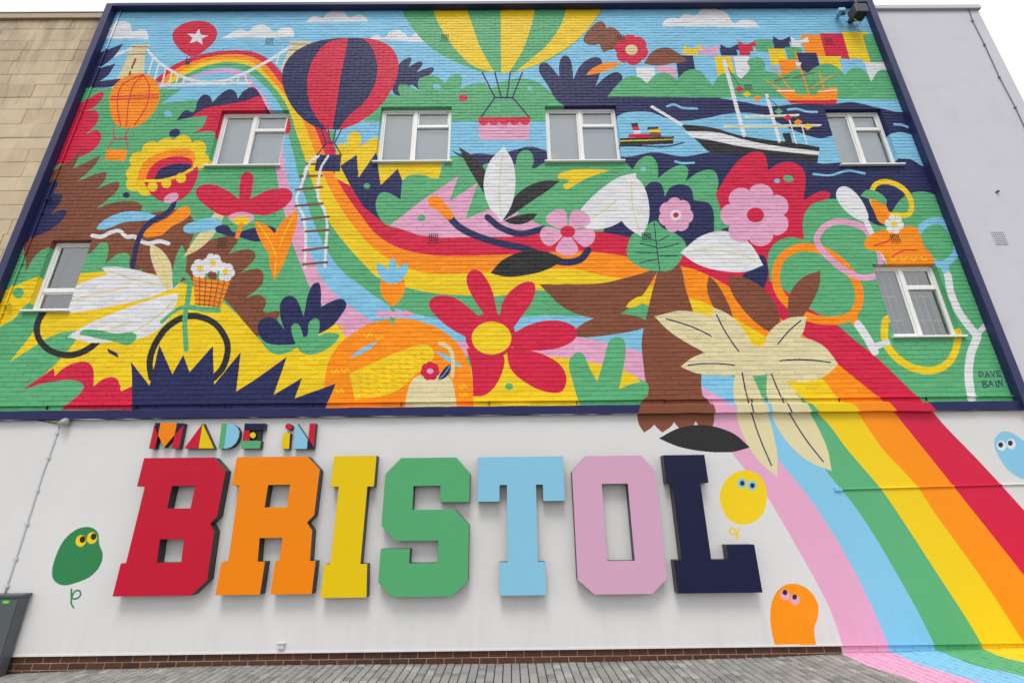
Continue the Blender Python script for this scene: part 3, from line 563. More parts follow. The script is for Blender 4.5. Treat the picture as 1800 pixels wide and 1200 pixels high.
# ------------------------------------------------------------------ mesh helpers
def link(name, me, mat=None, parent=None, loc=None):
    o = bpy.data.objects.new(name, me); COL.objects.link(o)
    if mat is not None and me is not None and not me.materials:
        for m in (mat if isinstance(mat, (list, tuple)) else [mat]): me.materials.append(m)
    if parent: o.parent = parent
    if loc is not None: o.location = loc
    return o
def tag(o, label=None, cat=None, group=None, kind=None):
    for k, v in (('label', label), ('category', cat), ('group', group), ('kind', kind)):
        if v: o[k] = v
    return o
class MB:
    def __init__(s): s.v = []; s.f = []; s.mi = []; s.t = []
    def add(s, V, Fc, m=0, t=0.0):
        b = len(s.v); s.v += [tuple(map(float, v)) for v in V]
        for q in Fc: s.f.append(tuple(b + i for i in q)); s.mi.append(m); s.t.append(t)
        return s
    def box(s, x0, x1, y0, y1, z0, z1, m=0, t=0.0):
        V = [(x0,y0,z0),(x1,y0,z0),(x1,y1,z0),(x0,y1,z0),(x0,y0,z1),(x1,y0,z1),(x1,y1,z1),(x0,y1,z1)]
        return s.add(V, [(0,3,2,1),(4,5,6,7),(0,1,5,4),(1,2,6,5),(2,3,7,6),(3,0,4,7)], m, t)
    def prism(s, P, y0, y1, m_face=0, m_side=1, holes=None):
        """extrude an (x,z) outline from the front y0 back to y1; P counter-clockwise or not"""
        A = sum(P[i][0]*P[(i+1)%len(P)][1] - P[(i+1)%len(P)][0]*P[i][1] for i in range(len(P)))
        P = list(P) if A > 0 else list(P)[::-1]
        n = len(P); V = [(x, y0, z) for x, z in P] + [(x, y1, z) for x, z in P]
        return s.add(V, [tuple(range(n))], m_face).add([], []) if False else s._pr(P, y0, y1, m_face, m_side)
    def _pr(s, P, y0, y1, mf, ms):
        n = len(P); V = [(x, y0, z) for x, z in P] + [(x, y1, z) for x, z in P]
        s.add(V, [tuple(range(n))], mf); s.add(V, [tuple(reversed(range(n, 2*n)))], ms)
        return s.add(V, [(i, n + i, n + (i+1) % n, (i+1) % n) for i in range(n)], ms)
    def tube(s, pts, r, seg=8, m=0, caps=True):
        pts = [Vector(p) for p in pts]; V = []; Fc = []
        for i, p in enumerate(pts):
            d = (pts[min(i+1, len(pts)-1)] - pts[max(i-1, 0)]).normalized(); up = Vector((0, 1, 0)) if abs(d.y) < .9 else Vector((1, 0, 0))
            a = d.cross(up).normalized(); b = d.cross(a)
            rr = r[i] if isinstance(r, (list, tuple)) else r
            for k in range(seg):
                t = 2*math.pi*k/seg; V.append(p + a*math.cos(t)*rr + b*math.sin(t)*rr)
        for i in range(len(pts)-1):
            for k in range(seg): Fc.append((i*seg+k, i*seg+(k+1) % seg, (i+1)*seg+(k+1) % seg, (i+1)*seg+k))
        if caps: Fc.append(tuple(reversed(range(seg)))); Fc.append(tuple(range((len(pts)-1)*seg, len(pts)*seg)))
        return s.add(V, Fc, m)
    def mesh(s, name, smooth=False):
        me = bpy.data.meshes.new(name); me.from_pydata(s.v, [], s.f); me.update()
        me.polygons.foreach_set('material_index', s.mi)
        if any(s.t):
            a = me.attributes.new('tint', 'FLOAT', 'FACE'); a.data.foreach_set('value', s.t)
        if smooth: me.polygons.foreach_set('use_smooth', [True]*len(me.polygons))
        return me
    def obj(s, name, mat, parent=None, smooth=False, loc=None): return link(name, s.mesh(name, smooth), mat, parent, loc)
def bevel(o, w=.004, seg=1):
    m = o.modifiers.new('bevel', 'BEVEL'); m.width = w; m.segments = seg; m.limit_method = 'ANGLE'; m.angle_limit = math.radians(40); return o
def empty(name, loc=(0, 0, 0)):
    o = bpy.data.objects.new(name, None); COL.objects.link(o); o.location = loc; o.empty_display_size = .2; return o
def brick_faces(mb, x0, x1, z0, z1, yf, yb, ch=.004, t=0.0, tilt=(0, 0)):
    """a brick face with chamfered rim, front at yf, back at yb (front towards -y)"""
    ch = min(ch, (x1-x0)*.3, (z1-z0)*.3)
    V = [(x0, yb, z0), (x1, yb, z0), (x1, yb, z1), (x0, yb, z1), (x0, yf+ch, z0), (x1, yf+ch, z0), (x1, yf+ch, z1), (x0, yf+ch, z1),
         (x0+ch, yf+tilt[0], z0+ch), (x1-ch, yf-tilt[0], z0+ch), (x1-ch, yf-tilt[0]+tilt[1], z1-ch), (x0+ch, yf+tilt[0]+tilt[1], z1-ch)]
    Fc = [(8, 9, 10, 11)] + [(4+i, 4+(i+1) % 4, 8+(i+1) % 4, 8+i) for i in range(4)] + [(i, (i+1) % 4, 4+(i+1) % 4, 4+i) for i in range(4)]
    mb.add(V, Fc, 0, t)

# ------------------------------------------------------------------ the painted building
BLD = tag(empty('painted_building', (0, 0, 0)), 'painted building with bright mural on brick upper storeys above a white wall', 'building')
IXL, IXR = XL + FRW, XR - FRW                       # inner edges of the side boards
WIN = []                                            # x0, x1, z0, z1 of the openings
for a, b, c, d in (((88, 423), (160, 421), (50, 546), (120, 546)), ((389, 195), (508, 193), (365, 293), (490, 291)), ((670, 188), (794, 187), (660, 285), (790, 285)),
                   ((958, 186), (1083, 186), (962, 284), (1093, 284)), ((1450, 192), (1549, 192), (1480, 290), (1582, 290)), ((1535, 465), (1645, 463), (1571, 591), (1690, 591))):
    A, B, C_, D_ = U(*a), U(*b), U(*c), U(*d)
    WIN.append((.5*(A[0]+C_[0]), .5*(B[0]+D_[0]), .5*(C_[1]+D_[1]), .5*(A[1]+B[1])))
REV = .11
# mortar bed with openings and reveals
def grid_wall(x0, x1, z0, z1, holes, y):
    mb = MB(); xs = sorted({x0, x1, *[v for h in holes for v in h[:2]]}); zs = sorted({z0, z1, *[v for h in holes for v in h[2:]]})
    for i in range(len(xs)-1):
        for j in range(len(zs)-1):
            cx, cz = .5*(xs[i]+xs[i+1]), .5*(zs[j]+zs[j+1])
            if any(h[0] < cx < h[1] and h[2] < cz < h[3] for h in holes): continue
            mb.add([(xs[i], y, zs[j]), (xs[i+1], y, zs[j]), (xs[i+1], y, zs[j+1]), (xs[i], y, zs[j+1])], [(0, 1, 2, 3)])
    for a, b, c, d in holes:
        V = [(a, y, c), (b, y, c), (b, y, d), (a, y, d), (a, y+.3, c), (b, y+.3, c), (b, y+.3, d), (a, y+.3, d)]
        mb.add(V, [(4, 5, 1, 0), (5, 6, 2, 1), (6, 7, 3, 2), (7, 4, 0, 3)])
    return mb
JD = .0055                                            # joint depth
MZ0, MZ1 = ZL0 + .03, ZTOP - .02
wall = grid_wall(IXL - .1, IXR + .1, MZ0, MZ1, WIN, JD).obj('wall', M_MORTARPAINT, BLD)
CP, BP, JT = .0750, .2250, .010                      # course and brick pitch, joint
cand = []; JV = .006
row = 0; z = ZL1 + .004
z = ZL1 - CP * 1
while z < MZ1:
    x = IXL - .05 - (BP/2 if row % 2 else 0) - .07
    while x < IXR + .05:
        pcs = [(x + JV/2, x + BP - JV/2, z + JT/2, z + CP - JT/2)]
        for h in WIN:
            out = []
            for a, b, c, d in pcs:
                if b <= h[0] or a >= h[1] or d <= h[2] or c >= h[3]: out.append((a, b, c, d)); continue
                if a < h[0]: out.append((a, h[0], c, d))
                if b > h[1]: out.append((h[1], b, c, d))
                aa, bb = max(a, h[0]), min(b, h[1])
                if c < h[2]: out.append((aa, bb, c, h[2]))
                if d > h[3]: out.append((aa, bb, h[3], d))
            pcs = out
        for a, b, c, d in pcs:
            b = min(b, IXR + .08); a = max(a, IXL - .08); d = min(d, MZ1)
            if b - a > .02 and d - c > .012: cand.append((a, b, c, d, abs(b-a-(BP-JV)) < 1e-6 and abs(d-c-(CP-JT)) < 1e-6))
        x += BP
    z += CP; row += 1
# the bricks that show largest are single pieces, the rest one field
def seen(c):
    x, zc = .5*(c[0]+c[1]), .5*(c[2]+c[3]); d2 = x*x + DIST**2 + (zc-EYE)**2
    return d2
full = sorted([c for c in cand if c[4] and c[2] > ZL1 and abs(c[0]) < 7.4], key=seen)[:300]
fs = set(full)
fm = MB(); brick_faces(fm, -(BP-JV)/2, (BP-JV)/2, -(CP-JT)/2, (CP-JT)/2, 0, JD + .004, tilt=(.0006, .0006)); brick_me = fm.mesh('brick'); brick_me.materials.append(M_BRICKPAINT)
for c in full:
    o = link('brick', brick_me, None, wall, (.5*(c[0]+c[1]), random.uniform(-.0015, .0015), .5*(c[2]+c[3])))
    o.rotation_euler = (0, random.uniform(-.006, .006), random.choice((0, math.pi)) * 0)
rest = MB()
for c in cand:
    if c in fs: continue
    brick_faces(rest, c[0], c[1], c[2] + random.uniform(-.001, .001), c[3] + random.uniform(-.001, .001), random.uniform(-.002, .002), JD + .004, t=random.uniform(.02, .98), tilt=(random.gauss(0, .0009), random.gauss(0, .0009)))
tag(rest.obj('brick_field', M_BRICKPAINT, wall), kind='stuff')

# lower rendered wall
LWX0, LWX1 = -13.0, 13.0
zl = [ZP, ZL0 + .06]
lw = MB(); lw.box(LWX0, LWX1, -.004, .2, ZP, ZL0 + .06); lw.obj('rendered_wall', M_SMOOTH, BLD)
# a drip lip under the render
lip = MB(); lip.box(LWX0, LWX1, -.012, .02, ZP - .006, ZP + .012); lip.obj('render_stop', M_SMOOTH, BLD)
# plinth bricks: bare brown to the left, painted to the right
pl = MB(); pl.box(LWX0, XPAINT, .025, .2, -1.2, ZP + .002); plinth = pl.obj('plinth', M_MORTAR, BLD)
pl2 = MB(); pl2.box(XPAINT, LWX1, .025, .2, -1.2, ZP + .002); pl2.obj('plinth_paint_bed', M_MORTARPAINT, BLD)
pm = MB(); brick_faces(pm, -(BP-.010)/2, (BP-.010)/2, -(CP-.010)/2, (CP-.010)/2, 0, .02, .003); pbrick = pm.mesh('brick'); pbrick.materials.append(M_BARE)
ppaint = pbrick.copy(); ppaint.materials.clear(); ppaint.materials.append(M_BRICKPAINT)
prest = MB(); prow = 0; z = ZP - .012 - CP
while z > -.75:
    x = XPAINT - BP * 66 - (BP/2 if prow % 2 else 0); k = 0
    while x < 9.0:
        a, b = x + .005, x + BP - .005; cx = .5*(a+b)
        gz = ground_z(cx)
        if z + CP > gz - .05:
            if a < XPAINT < b:
                if XPAINT - a > .03: t = MB(); brick_faces(t, a, XPAINT, z+.005, z+CP-.005, .02, .04, .005); t.obj('brick', M_BARE, plinth)
                if b - XPAINT > .03: t = MB(); brick_faces(t, XPAINT, b, z+.005, z+CP-.005, .02, .04, .005); t.obj('brick', M_BRICKPAINT, plinth)
            elif -7.6 < cx < 8.3:
                o = link('brick', pbrick if cx < XPAINT else ppaint, None, plinth, (cx, .020 + random.uniform(-.002, .002), z + CP/2)); o.rotation_euler = (0, random.uniform(-.008, .008), 0)
            else:
                brick_faces(prest, a, b, z+.005, z+CP-.005, .02, .04, .005, t=random.random())
        x += BP
    z -= CP; prow += 1
if prest.v: tag(prest.obj('brick_field', M_BARE, plinth), kind='stuff')

# painted frame boards, string course, flashing, roof slab
f1 = MB(); f1.box(XL, IXL, -FRD, .3, ZL0 - .0, ZTOP); bevel(f1.obj('frame_board', M_NAVY, BLD), .008, 2)
f2 = MB(); f2.box(IXR, XR, -FRD, .3, ZL0 - .0, ZTOP); bevel(f2.obj('frame_board', M_NAVY, BLD), .008, 2)
f3 = MB(); f3.box(IXL + .001, IXR - .001, -FRD - .003, .3, ZTOP - FRT, ZTOP + .002); bevel(f3.obj('frame_board', M_NAVY, BLD), .008, 2)
sc = MB(); n = 90; JIT = [random.gauss(0, .0045) for _ in range(n)]
xs = np.linspace(IXL - .02, IXR + .02, n)
for i in range(n-1):                                  # slightly wavy old string course
    j0, j1 = JIT[i], JIT[i+1]
    a, b = xs[i], xs[i+1]
    V = [(a, .05, ZL0), (a, -.072+j0*.6, ZL0+j0), (a, -.078+j0*.6, ZL1-.016+j0), (a, -.064, ZL1-.002+j0), (a, .05, ZL1+.008), (b, .05, ZL0), (b, -.072+j1*.6, ZL0+j1), (b, -.078+j1*.6, ZL1-.016+j1), (b, -.064, ZL1-.002+j1), (b, .05, ZL1+.008)]
    sc.add(V, [(k+5, k+6, k+1, k) for k in range(4)])
sc.obj('string_course', M_SMOOTH, BLD)
fl = MB(); e = np.linspace(IXL, IXR, 13)
for i in range(12):
    jz = random.uniform(-.003, .003)
    a, b = e[i] + .002, e[i+1] - .002
    P = [(a, -.03, ZFL-.008+jz), (b, -.03, ZFL-.008-jz), (b, -.033, ZFL+.004-jz), (a, -.033, ZFL+.004+jz), (a, .012, ZFL+.02+jz), (b, .012, ZFL+.02-jz), (a, .012, ZFL-.006), (b, .012, ZFL-.006)]
    fl.add(P, [(0, 1, 2, 3), (3, 2, 5, 4), (6, 7, 1, 0)])
    if i: fl.box(a-.006, a+.003, -.02, .01, ZFL-.06, ZFL-.01, 1)
fl.obj('flashing', [M_BRICKPAINT, M_BLACK], BLD)
rf = MB(); rf.box(XL + .01, XR - .01, .2, 9, ZL0, ZTOP - .06); rf.obj('roof', M_ROOF, BLD) if False else None
bk = MB(); bk.box(XL + .02, XR - .02, .45, 9.0, 0, ZTOP - .1); bk.obj('building_core', M_ROOF, BLD)
cp = MB(); cp.box(XL + .01, XR - .01, .301, .46, ZTOP - .3, ZTOP - .012); cp.obj('parapet_back', M_ROOF, BLD)

# windows
def window(i):
    x0, x1, z0, z1 = WIN[i]; y = REV; fw = .055
    f = MB()
    def bar(a, b, c, d, yy=0): f.box(a, b, y - .03 + yy, y + .03 + yy, c, d)
    bar(x0, x1, z0, z0+fw); bar(x0, x1, z1-fw, z1); bar(x0, x0+fw, z0+fw, z1-fw); bar(x1-fw, x1, z0+fw, z1-fw)
    panes = []
    if i == 0:
        zt = z0 + .30*(z1-z0); bar(x0+fw, x1-fw, zt-.03, zt+.03); panes = [(x0+fw, x1-fw, z0+fw, zt-.03), (x0+fw, x1-fw, zt+.03, z1-fw)]
    else:
        xm = x0 + (.49 if i in (1, 2, 3) else .47)*(x1-x0); zt = z1 - fw - .27*(z1-z0)
        bar(xm-.035, xm+.035, z0+fw, z1-fw); bar(xm+.035, x1-fw, zt-.03, zt+.03)
        panes = [(x0+fw, xm-.035, z0+fw, z1-fw), (xm+.035, x1-fw, z0+fw, zt-.03), (xm+.035, x1-fw, zt+.03, z1-fw)]
    w = bevel(f.obj('window', M_PVC, BLD), .006, 2)
    for k, (a, b, c, d) in enumerate(panes):
        if k != 1 or i == 0:
            s = MB(); t = .028
            for q in ((a, b, c, c+t), (a, b, d-t, d), (a, a+t, c+t, d-t), (b-t, b, c+t, d-t)): s.box(q[0], q[1], y-.012, y+.022, q[2], q[3])
            if k == 2: bevel(s.obj('sash', M_PVC, w), .004)
            else: bevel(s.obj('sash', M_PVC, w), .004)
        p = MB(); p.add([(a, y+.005, c), (b, y+.005, c), (b, y+.005, d), (a, y+.005, d)], [(0, 1, 2, 3)]); p.obj('pane', M_GLASS, w)
    s = MB(); s.box(x0 - .05, x1 + .05, -.055, y - .028, z0 - .028, z0 + .004); bevel(s.obj('sill', M_PVC, w), .006, 2)
    if i in (1, 2, 3, 4):
        bl = MB(); n = 14
        for k in range(n):
            a, b = x0 + (x1-x0)*k/n, x0 + (x1-x0)*(k+1)/n; wv = .006*math.sin(k*1.3)
            bl.add([(a, y+.10+wv, z0), (b, y+.10+.006*math.sin((k+1)*1.3), z0), (b, y+.10+.006*math.sin((k+1)*1.3), z1), (a, y+.10+wv, z1)], [(0, 1, 2, 3)])
        bl.obj('blind', M_BLIND, w)
        if i == 3:
            s = MB(); s.box(x0+.07, x0+.20, y+.012, y+.03, z0+fw+.01, z0+.30); s.obj('paper_note', plain('cream_paper', (236, 224, 186), .8), w)
    else:
        room = MB(); room.add([(x0, y+.28, z0), (x1, y+.28, z0), (x1, y+.28, z1), (x0, y+.28, z1)], [(0, 1, 2, 3)]); room.obj('interior_screen', M_CURT, w)
        br = MB(); n = 9 if i == 5 else 11
        for k in range(n):
            a = x0 + (x1-x0)*(k+.5)/n
            if i == 5: br.tube([(a, y+.13, z0), (a, y+.13, z1)], .010, 6)
            else: br.add([(a-.028, y+.14, z0), (a+.018, y+.10, z0), (a+.018, y+.10, z1), (a-.028, y+.14, z1)], [(0, 1, 2, 3)])
        if i == 5:
            for q in (.28, .62): br.box(x0, x1, y+.115, y+.145, z0+(z1-z0)*q-.012, z0+(z1-z0)*q+.012)
        br.obj('security_grille' if i == 5 else 'vertical_blind', M_BARS if i == 5 else M_BLIND, w)
for i in range(6): window(i)

# air bricks
def vent(px, py, size=.2, parent=BLD, mat=M_BRICKPAINT, y=0.0):
    x, z = U(px, py); p = MB(); p.box(x-size/2, x+size/2, y-.006, y+.03, z-size/2, z+size/2); v = bevel(p.obj('vent', mat, parent), .003)
    h = MB(); n = 5; st = size*.84/n
    for i in range(n):
        for j in range(n):
            cx, cz = x - size*.42 + st*(i+.5), z - size*.42 + st*(j+.5); q = st*.34
            h.add([(cx-q, y-.0075, cz-q), (cx+q, y-.0075, cz-q), (cx+q, y-.0075, cz+q), (cx-q, y-.0075, cz+q)], [(0, 1, 2, 3)])
    h.obj('vent_holes', M_BLACK, v)
for p in ((391.5, 426), (474, 73), (782, 66), (1091, 67), (1456, 72), (762, 418), (1136, 416), (1573, 419), (1315, 154)): vent(*p)

# ------------------------------------------------------------------ stone building on the left
SB = tag(empty('stone_building', (-11, 0, 0)), 'weathered sandstone block building adjoining the navy mural frame', 'building')
SBY = .02; ZS = UZ(100, 27, SBY)
b = MB(); b.box(-13 + 11, XL - .003 + 11, SBY + .012, 8.5, -.8, ZS - .02); sw = b.obj('wall', M_STONEJ, SB)
b = MB(); b.box(-13.05 + 11, XL - .004 + 11, SBY - .05, SBY + .4, ZS - .14, ZS); b.obj('coping', M_STONEJ, SB); b = MB(); b.box(-13.06 + 11, XL - .005 + 11, SBY - .06, SBY + .42, ZS - .001, ZS + .02); b.obj('coping_lead', M_CABLE, SB)
z = ZS - .14; srest = MB(); r = 0
while z > 3.0:
    h = random.choice((.30, .33, .36, .27)); x = XL - .006 - random.uniform(.2, .75)*(1 if r % 2 else .6); xe = XL - .006
    while xe > -13:
        x = max(x, -13.0)
        a, bb, c, d = x + .002 + 11, xe - .002 + 11, z - h + .002, z - .002
        if bb - a > .05:
            m = MB(); brick_faces(m, a, bb, c, d, SBY + random.uniform(-.004, .004), SBY + .03, .005, tilt=(random.gauss(0, .002), random.gauss(0, .002)))
            if z > 4.8: m.obj('stone_block', M_STONE, sw)
            else: brick_faces(srest, a, bb, c, d, SBY, SBY + .03, .005, t=random.random())
        xe = x; x = xe - random.uniform(.45, 1.15)
    z -= h; r += 1
tag(srest.obj('stone_field', M_STONE, sw), kind='stuff')

# ------------------------------------------------------------------ grey building on the right
GXR = UX(1718, 15); ZG = UZ(1640, 14)
GB = tag(empty('grey_building', (9.2, 0, 0)), 'plain pale grey rendered building end beyond the mural frame', 'building')
b = MB(); b.box(XR + .003 - 9.2, GXR - 9.2, .004, 8.5, -.6, ZG - .06); b.obj('wall', M_GREY, GB)
b = MB(); b.box(XR + .004 - 9.2, GXR + .03 - 9.2, -.05, 8.55, ZG - .08, ZG + .03); bevel(b.obj('coping', M_GREYCOP, GB), .01, 2)
vx, vz = U(1757, 418); b = MB(); b.box(vx-.11-9.2, vx+.11-9.2, -.006, .02, vz-.13, vz+.13); v = bevel(b.obj('vent', M_GREYCOP, GB), .003)
h = MB()
for i in range(6):
    for j in range(6):
        cx, cz = vx - 9.2 - .085 + .034*i, vz - .1 + .04*j; h.add([(cx-.009, -.0075, cz-.01), (cx+.009, -.0075, cz-.01), (cx+.009, -.0075, cz+.01), (cx-.009, -.0075, cz+.01)], [(0, 1, 2, 3)])
h.obj('vent_holes', M_DARKLAMP, v)
b = MB(); q = U(1752, 338); b.tube([(q[0]-9.2, .02, q[1]), (q[0]-9.2, -.04, q[1])], .02, 8); b.obj('wall_stud', M_DARKLAMP, GB)
cb = MB(); pts = [(1697, 12), (1704, 22), (1709, 38), (1730, 80), (1756, 137), (1784, 190), (1812, 250), (1850, 330), (1900, 440)]
W3 = [(U(*p)[0], -.012, U(*p)[1]) for p in pts]; cb.tube(W3, .007, 6)
for p in W3[2:]: cb.box(p[0]-.02, p[0]+.012, -.024, .006, p[2]-.015, p[2]+.015)
tag(cb.obj('wall_cable', M_CABLE), 'thin dark cable clipped down the edge of the grey rendered building', 'cable')

# ------------------------------------------------------------------ lettering
def snap(vals, tol=.028):
    order = np.argsort(vals); out = np.array(vals, float); grp = [order[0]]
    for a, b in zip(order[:-1], order[1:]):
        if vals[b] - vals[grp[0]] < tol: grp.append(b)
        else:
            out[grp] = np.mean(np.array(vals)[grp]); grp = [b]
    out[grp] = np.mean(np.array(vals)[grp]); return out
LD = .15
ZLEV = {}
def letter(name, col, outline, holes, label):
    """solid raised letter: flat coloured face on dark returns"""
    loops = [[U(*map(float, t.split(',')), -LD) for t in s.split()] for s in [outline] + holes]
    allp = np.concatenate(loops); X = snap(allp[:, 0]); Z = snap(allp[:, 1])
    Z = np.array([ZLEV.setdefault(min(ZLEV, key=lambda k: abs(k-v)) if ZLEV and min(abs(k-v) for k in ZLEV) < .035 else v, v) for v in Z])
    k = 0; L = []
    for l in loops: L.append([(X[k+i], Z[k+i]) for i in range(len(l))]); k += len(l)
    cx, bz = float(np.mean(X)), float(min(Z))
    root = tag(empty(name, (cx, 0, bz)), label, 'letter', 'raised letters of the large word')
    def build(y0, y1, nm, mat, inset=0):
        bm = bmesh.new(); es = []
        for l in L:
            vs = [bm.verts.new((x - cx, y0, z - bz)) for x, z in l]
            es += [bm.edges.new((vs[i], vs[(i+1) % len(vs)])) for i in range(len(vs))]
        g = bmesh.ops.triangle_fill(bm, edges=es, use_beauty=True)
        fs = [f for f in g['geom'] if isinstance(f, bmesh.types.BMFace)]
        ex = bmesh.ops.extrude_face_region(bm, geom=fs)
        bmesh.ops.translate(bm, vec=(0, y1 - y0, 0), verts=[v for v in ex['geom'] if isinstance(v, bmesh.types.BMVert)])
        bmesh.ops.recalc_face_normals(bm, faces=bm.faces)
        bmesh.ops.dissolve_limit(bm, angle_limit=.01, verts=bm.verts, edges=bm.edges)
        me = bpy.data.meshes.new(nm); bm.to_mesh(me); bm.free(); return link(nm, me, mat, root)
    bevel(build(-LD, -LD + .006, 'face', FACE[col]), .0015)
    build(-LD + .0062, -.001, 'return', M_SIDE)
letter('letter_b', 'R', "252,804 376,804 395,827 382,907 369,920 377,934 364,1019 335,1047 199,1047 211,989 223,989 253,854 242,854", ["301,854 342,854 335,893 294,893", "282,947 324,947 318,989 275,989"], 'big red capital letter B starting the large raised word')
letter('letter_r', 'O', "415,804 540,804 560,829 553,905 539,921 549,935 544,991 553,991 548,1049 476,1049 481,991 491,991 496,949 457,949 452,991 464,991 457,1049 379,1049 387,991 400,991 420,854 408,854", ["469,854 508,854 504,894 465,894"], 'big orange capital letter R in the large raised word')
letter('letter_i', 'Y', "586,804 660,804 657,855 644,855 635,991 647,991 644,1050 564,1050 569,991 582,991 594,855 582,855", [], 'big yellow capital letter I in the large raised word')
letter('letter_s', 'G', "704,804 801,804 827,831 825,882 773,882 774,856 726,856 725,895 801,895 824,921 822,1022 794,1051 689,1051 665,1022 669,964 720,964 720,991 770,991 770,950 696,950 672,924 676,829", [], 'big green capital letter S in the large raised word')
letter('letter_t', 'S', "840,804 990,802 993,880 955,880 954,854 942,854 946,991 959,991 960,1049 880,1051 879,992 892,991 891,855 877,855 877,882 840,882", [], 'big light blue capital letter T in the large raised word')
letter('letter_o', 'P', "1031,803 1127,801 1153,826 1171,1018 1147,1046 1045,1049 1014,1022 1007,829", ["1059,854 1105,853 1115,988 1067,989"], 'big pink capital letter O in the large raised word')
letter('letter_l', 'N', "1166,801 1239,799 1245,849 1233,849 1249,986 1280,985 1278,956 1327,955 1339,1039 1191,1045 1186,987 1197,987 1184,852 1172,852", [], 'big navy capital letter L ending the large raised word')

SDP = .085
def small_letter(name, pieces, label):
    Q = [(c, [tuple(U(*map(float, t.split(',')), -SDP)) for t in s.split()]) for c, s in pieces]
    al = np.array([p for _, l in Q for p in l]); cx, bz = float(al[:, 0].mean()), float(al[:, 1].min())
    root = tag(empty(name, (cx, 0, bz)), label, 'letter', 'small multicoloured raised letters')
    for k, (c, l) in enumerate(Q):
        y0 = -SDP - .0012*k if c != 'K' else -.05
        l2 = [(x - cx, zz - bz) for x, zz in l]
        m = MB()
        if c == 'K': m.prism(l2, y0, -.001, 0, 0); m.obj('backing', M_SIDE, root)
        else: m.prism(l2, y0, -.001 - .0005*k, 0, 1); m.obj('colour_block', [FACE[c], M_SIDE], root)
def circ(cx, cy, r, n=18, ry=None): return ' '.join('%.2f,%.2f' % (cx + r*math.cos(2*math.pi*i/n), cy + (ry or r)*math.sin(2*math.pi*i/n)) for i in range(n))
small_letter('letter_m', [('O', '282,743 311,743 307,764 288,786 278,764'), ('R', '271,747 277.6,765 272,788 262,788'), ('N', '272,743 281.6,743 277.8,763'), ('N', '311.4,743 324,744 307.6,763'), ('R', '323,746.5 315,788 302,788 307,765')], 'small raised letter M of orange, red and navy blocks')
small_letter('letter_a', [('R', '356,744 348.8,787.5 324,787.5'), ('Y', '356.3,744 376,787.5 349.2,787.5')], 'small raised letter A split red and yellow')
small_letter('letter_d', [('G', '390,744 399,744 393,788 384,788'), ('S', '399.3,744 409,745 417,750 421,758 420,768 415,778 407,785 398,788 393.4,788')], 'small raised letter D with green stem and light blue bowl')
small_letter('letter_e', [('N', '430,744 466,744 464,756 429,756'), ('R', '428.5,756.4 439,756.4 439,774 426,774'), ('Y', circ(444.6, 764.6, 5.2)), ('G', '425.5,774.4 459,774.4 457,788 424,788'), ('K', '440,757 458,757 456,774 440,774')], 'small raised letter E of navy, red and green bars with yellow dot')
small_letter('letter_i_dotted', [('R', circ(507.2, 749.6, 6, ry=5.7)), ('Y', '497.5,761 510,761 508,788.5 494.5,788.5')], 'small raised letter I, yellow stem under a red dot')
small_letter('letter_n', [('S', '522,744 541,772 539.5,788.5 516,788.5'), ('R', '544.5,744 555,744 551,786 542,771'), ('N', '540.6,774 550.6,788.5 540,788.5')], 'small raised letter N of light blue and red blocks')

# ------------------------------------------------------------------ pipes, lamps, cameras, cabinet
def W(px, py, y): q = U(px, py, y); return (q[0], y, q[1])
def pipe(name, pts, r, mat, label, cat, y=-.02, clips=0, smooth=True, clipmat=None):
    P = [W(a, b, y) for a, b in pts]; m = MB(); root = None
    m.tube(P, r, 8); o = m.obj(name, mat, None, smooth); tag(o, label, cat)
    if clips:
        for k in range(clips):
            t = (k + .5)/clips*(len(P)-1); i = min(int(t), len(P)-2); f = t - i
            c = [P[i][j]*(1-f) + P[i+1][j]*f for j in range(3)]; q = MB(); q.box(c[0]-r*2.4, c[0]+r*2.4, c[1]-r*1.25, .003, c[2]-.014, c[2]+.014); q.obj('clip', clipmat or mat, o)
    return o
xl = IXL + .10
def zpx(px, py): return UZ(px, py)
m = MB(); ZC = [ZTOP - FRT, 10.4, 9.2, 8.0, 6.9, 5.9, 5.0, 4.2, ZL1]
m.tube([(xl + .01*math.sin(i), -.016, z) for i, z in enumerate(ZC)], .013, 8); o = tag(m.obj('painted_conduit', M_SMOOTH, None, True), 'thin conduit painted over with the mural beside the stone building', 'conduit')
for z in ZC[1:-1]: q = MB(); q.box(xl-.028, xl+.028, -.033, .002, z-.014, z+.014); q.obj('clip', M_SMOOTH, o)
for (px, py) in ((88, 353), (17, 538)):
    x, z = U(px, py); q = MB(); q.tube([(xl, -.02, z), (x, -.05, z), (x + .06, -.06, z - .01)], [.012, .016, .03], 8); q.obj('bracket', M_NAVY if py < 400 else M_YEL, o)
pipe('horizontal_conduit', [(1474, 859.5), (1500, 858.8), (1600, 856), (1700, 853), (1800, 850.3), (2000, 845)], .013, M_SMOOTH, 'long horizontal conduit painted over with the rainbow stripes', 'conduit', -.014)
q = MB(); x, z = U(1472, 859.6); q.box(x-.05, x+.05, -.03, .004, z-.022, z+.022); q.obj('end_cap', M_SMOOTH, bpy.data.objects['horizontal_conduit'])
pipe('white_conduit', [(103, 748), (96, 776), (75, 833), (57, 891), (38, 951), (18, 1013), (8, 1046)], .011, M_WHITECAB, 'white conduit running down the wall below the small lamp', 'conduit', -.013, 6, True, M_WHITECAB)
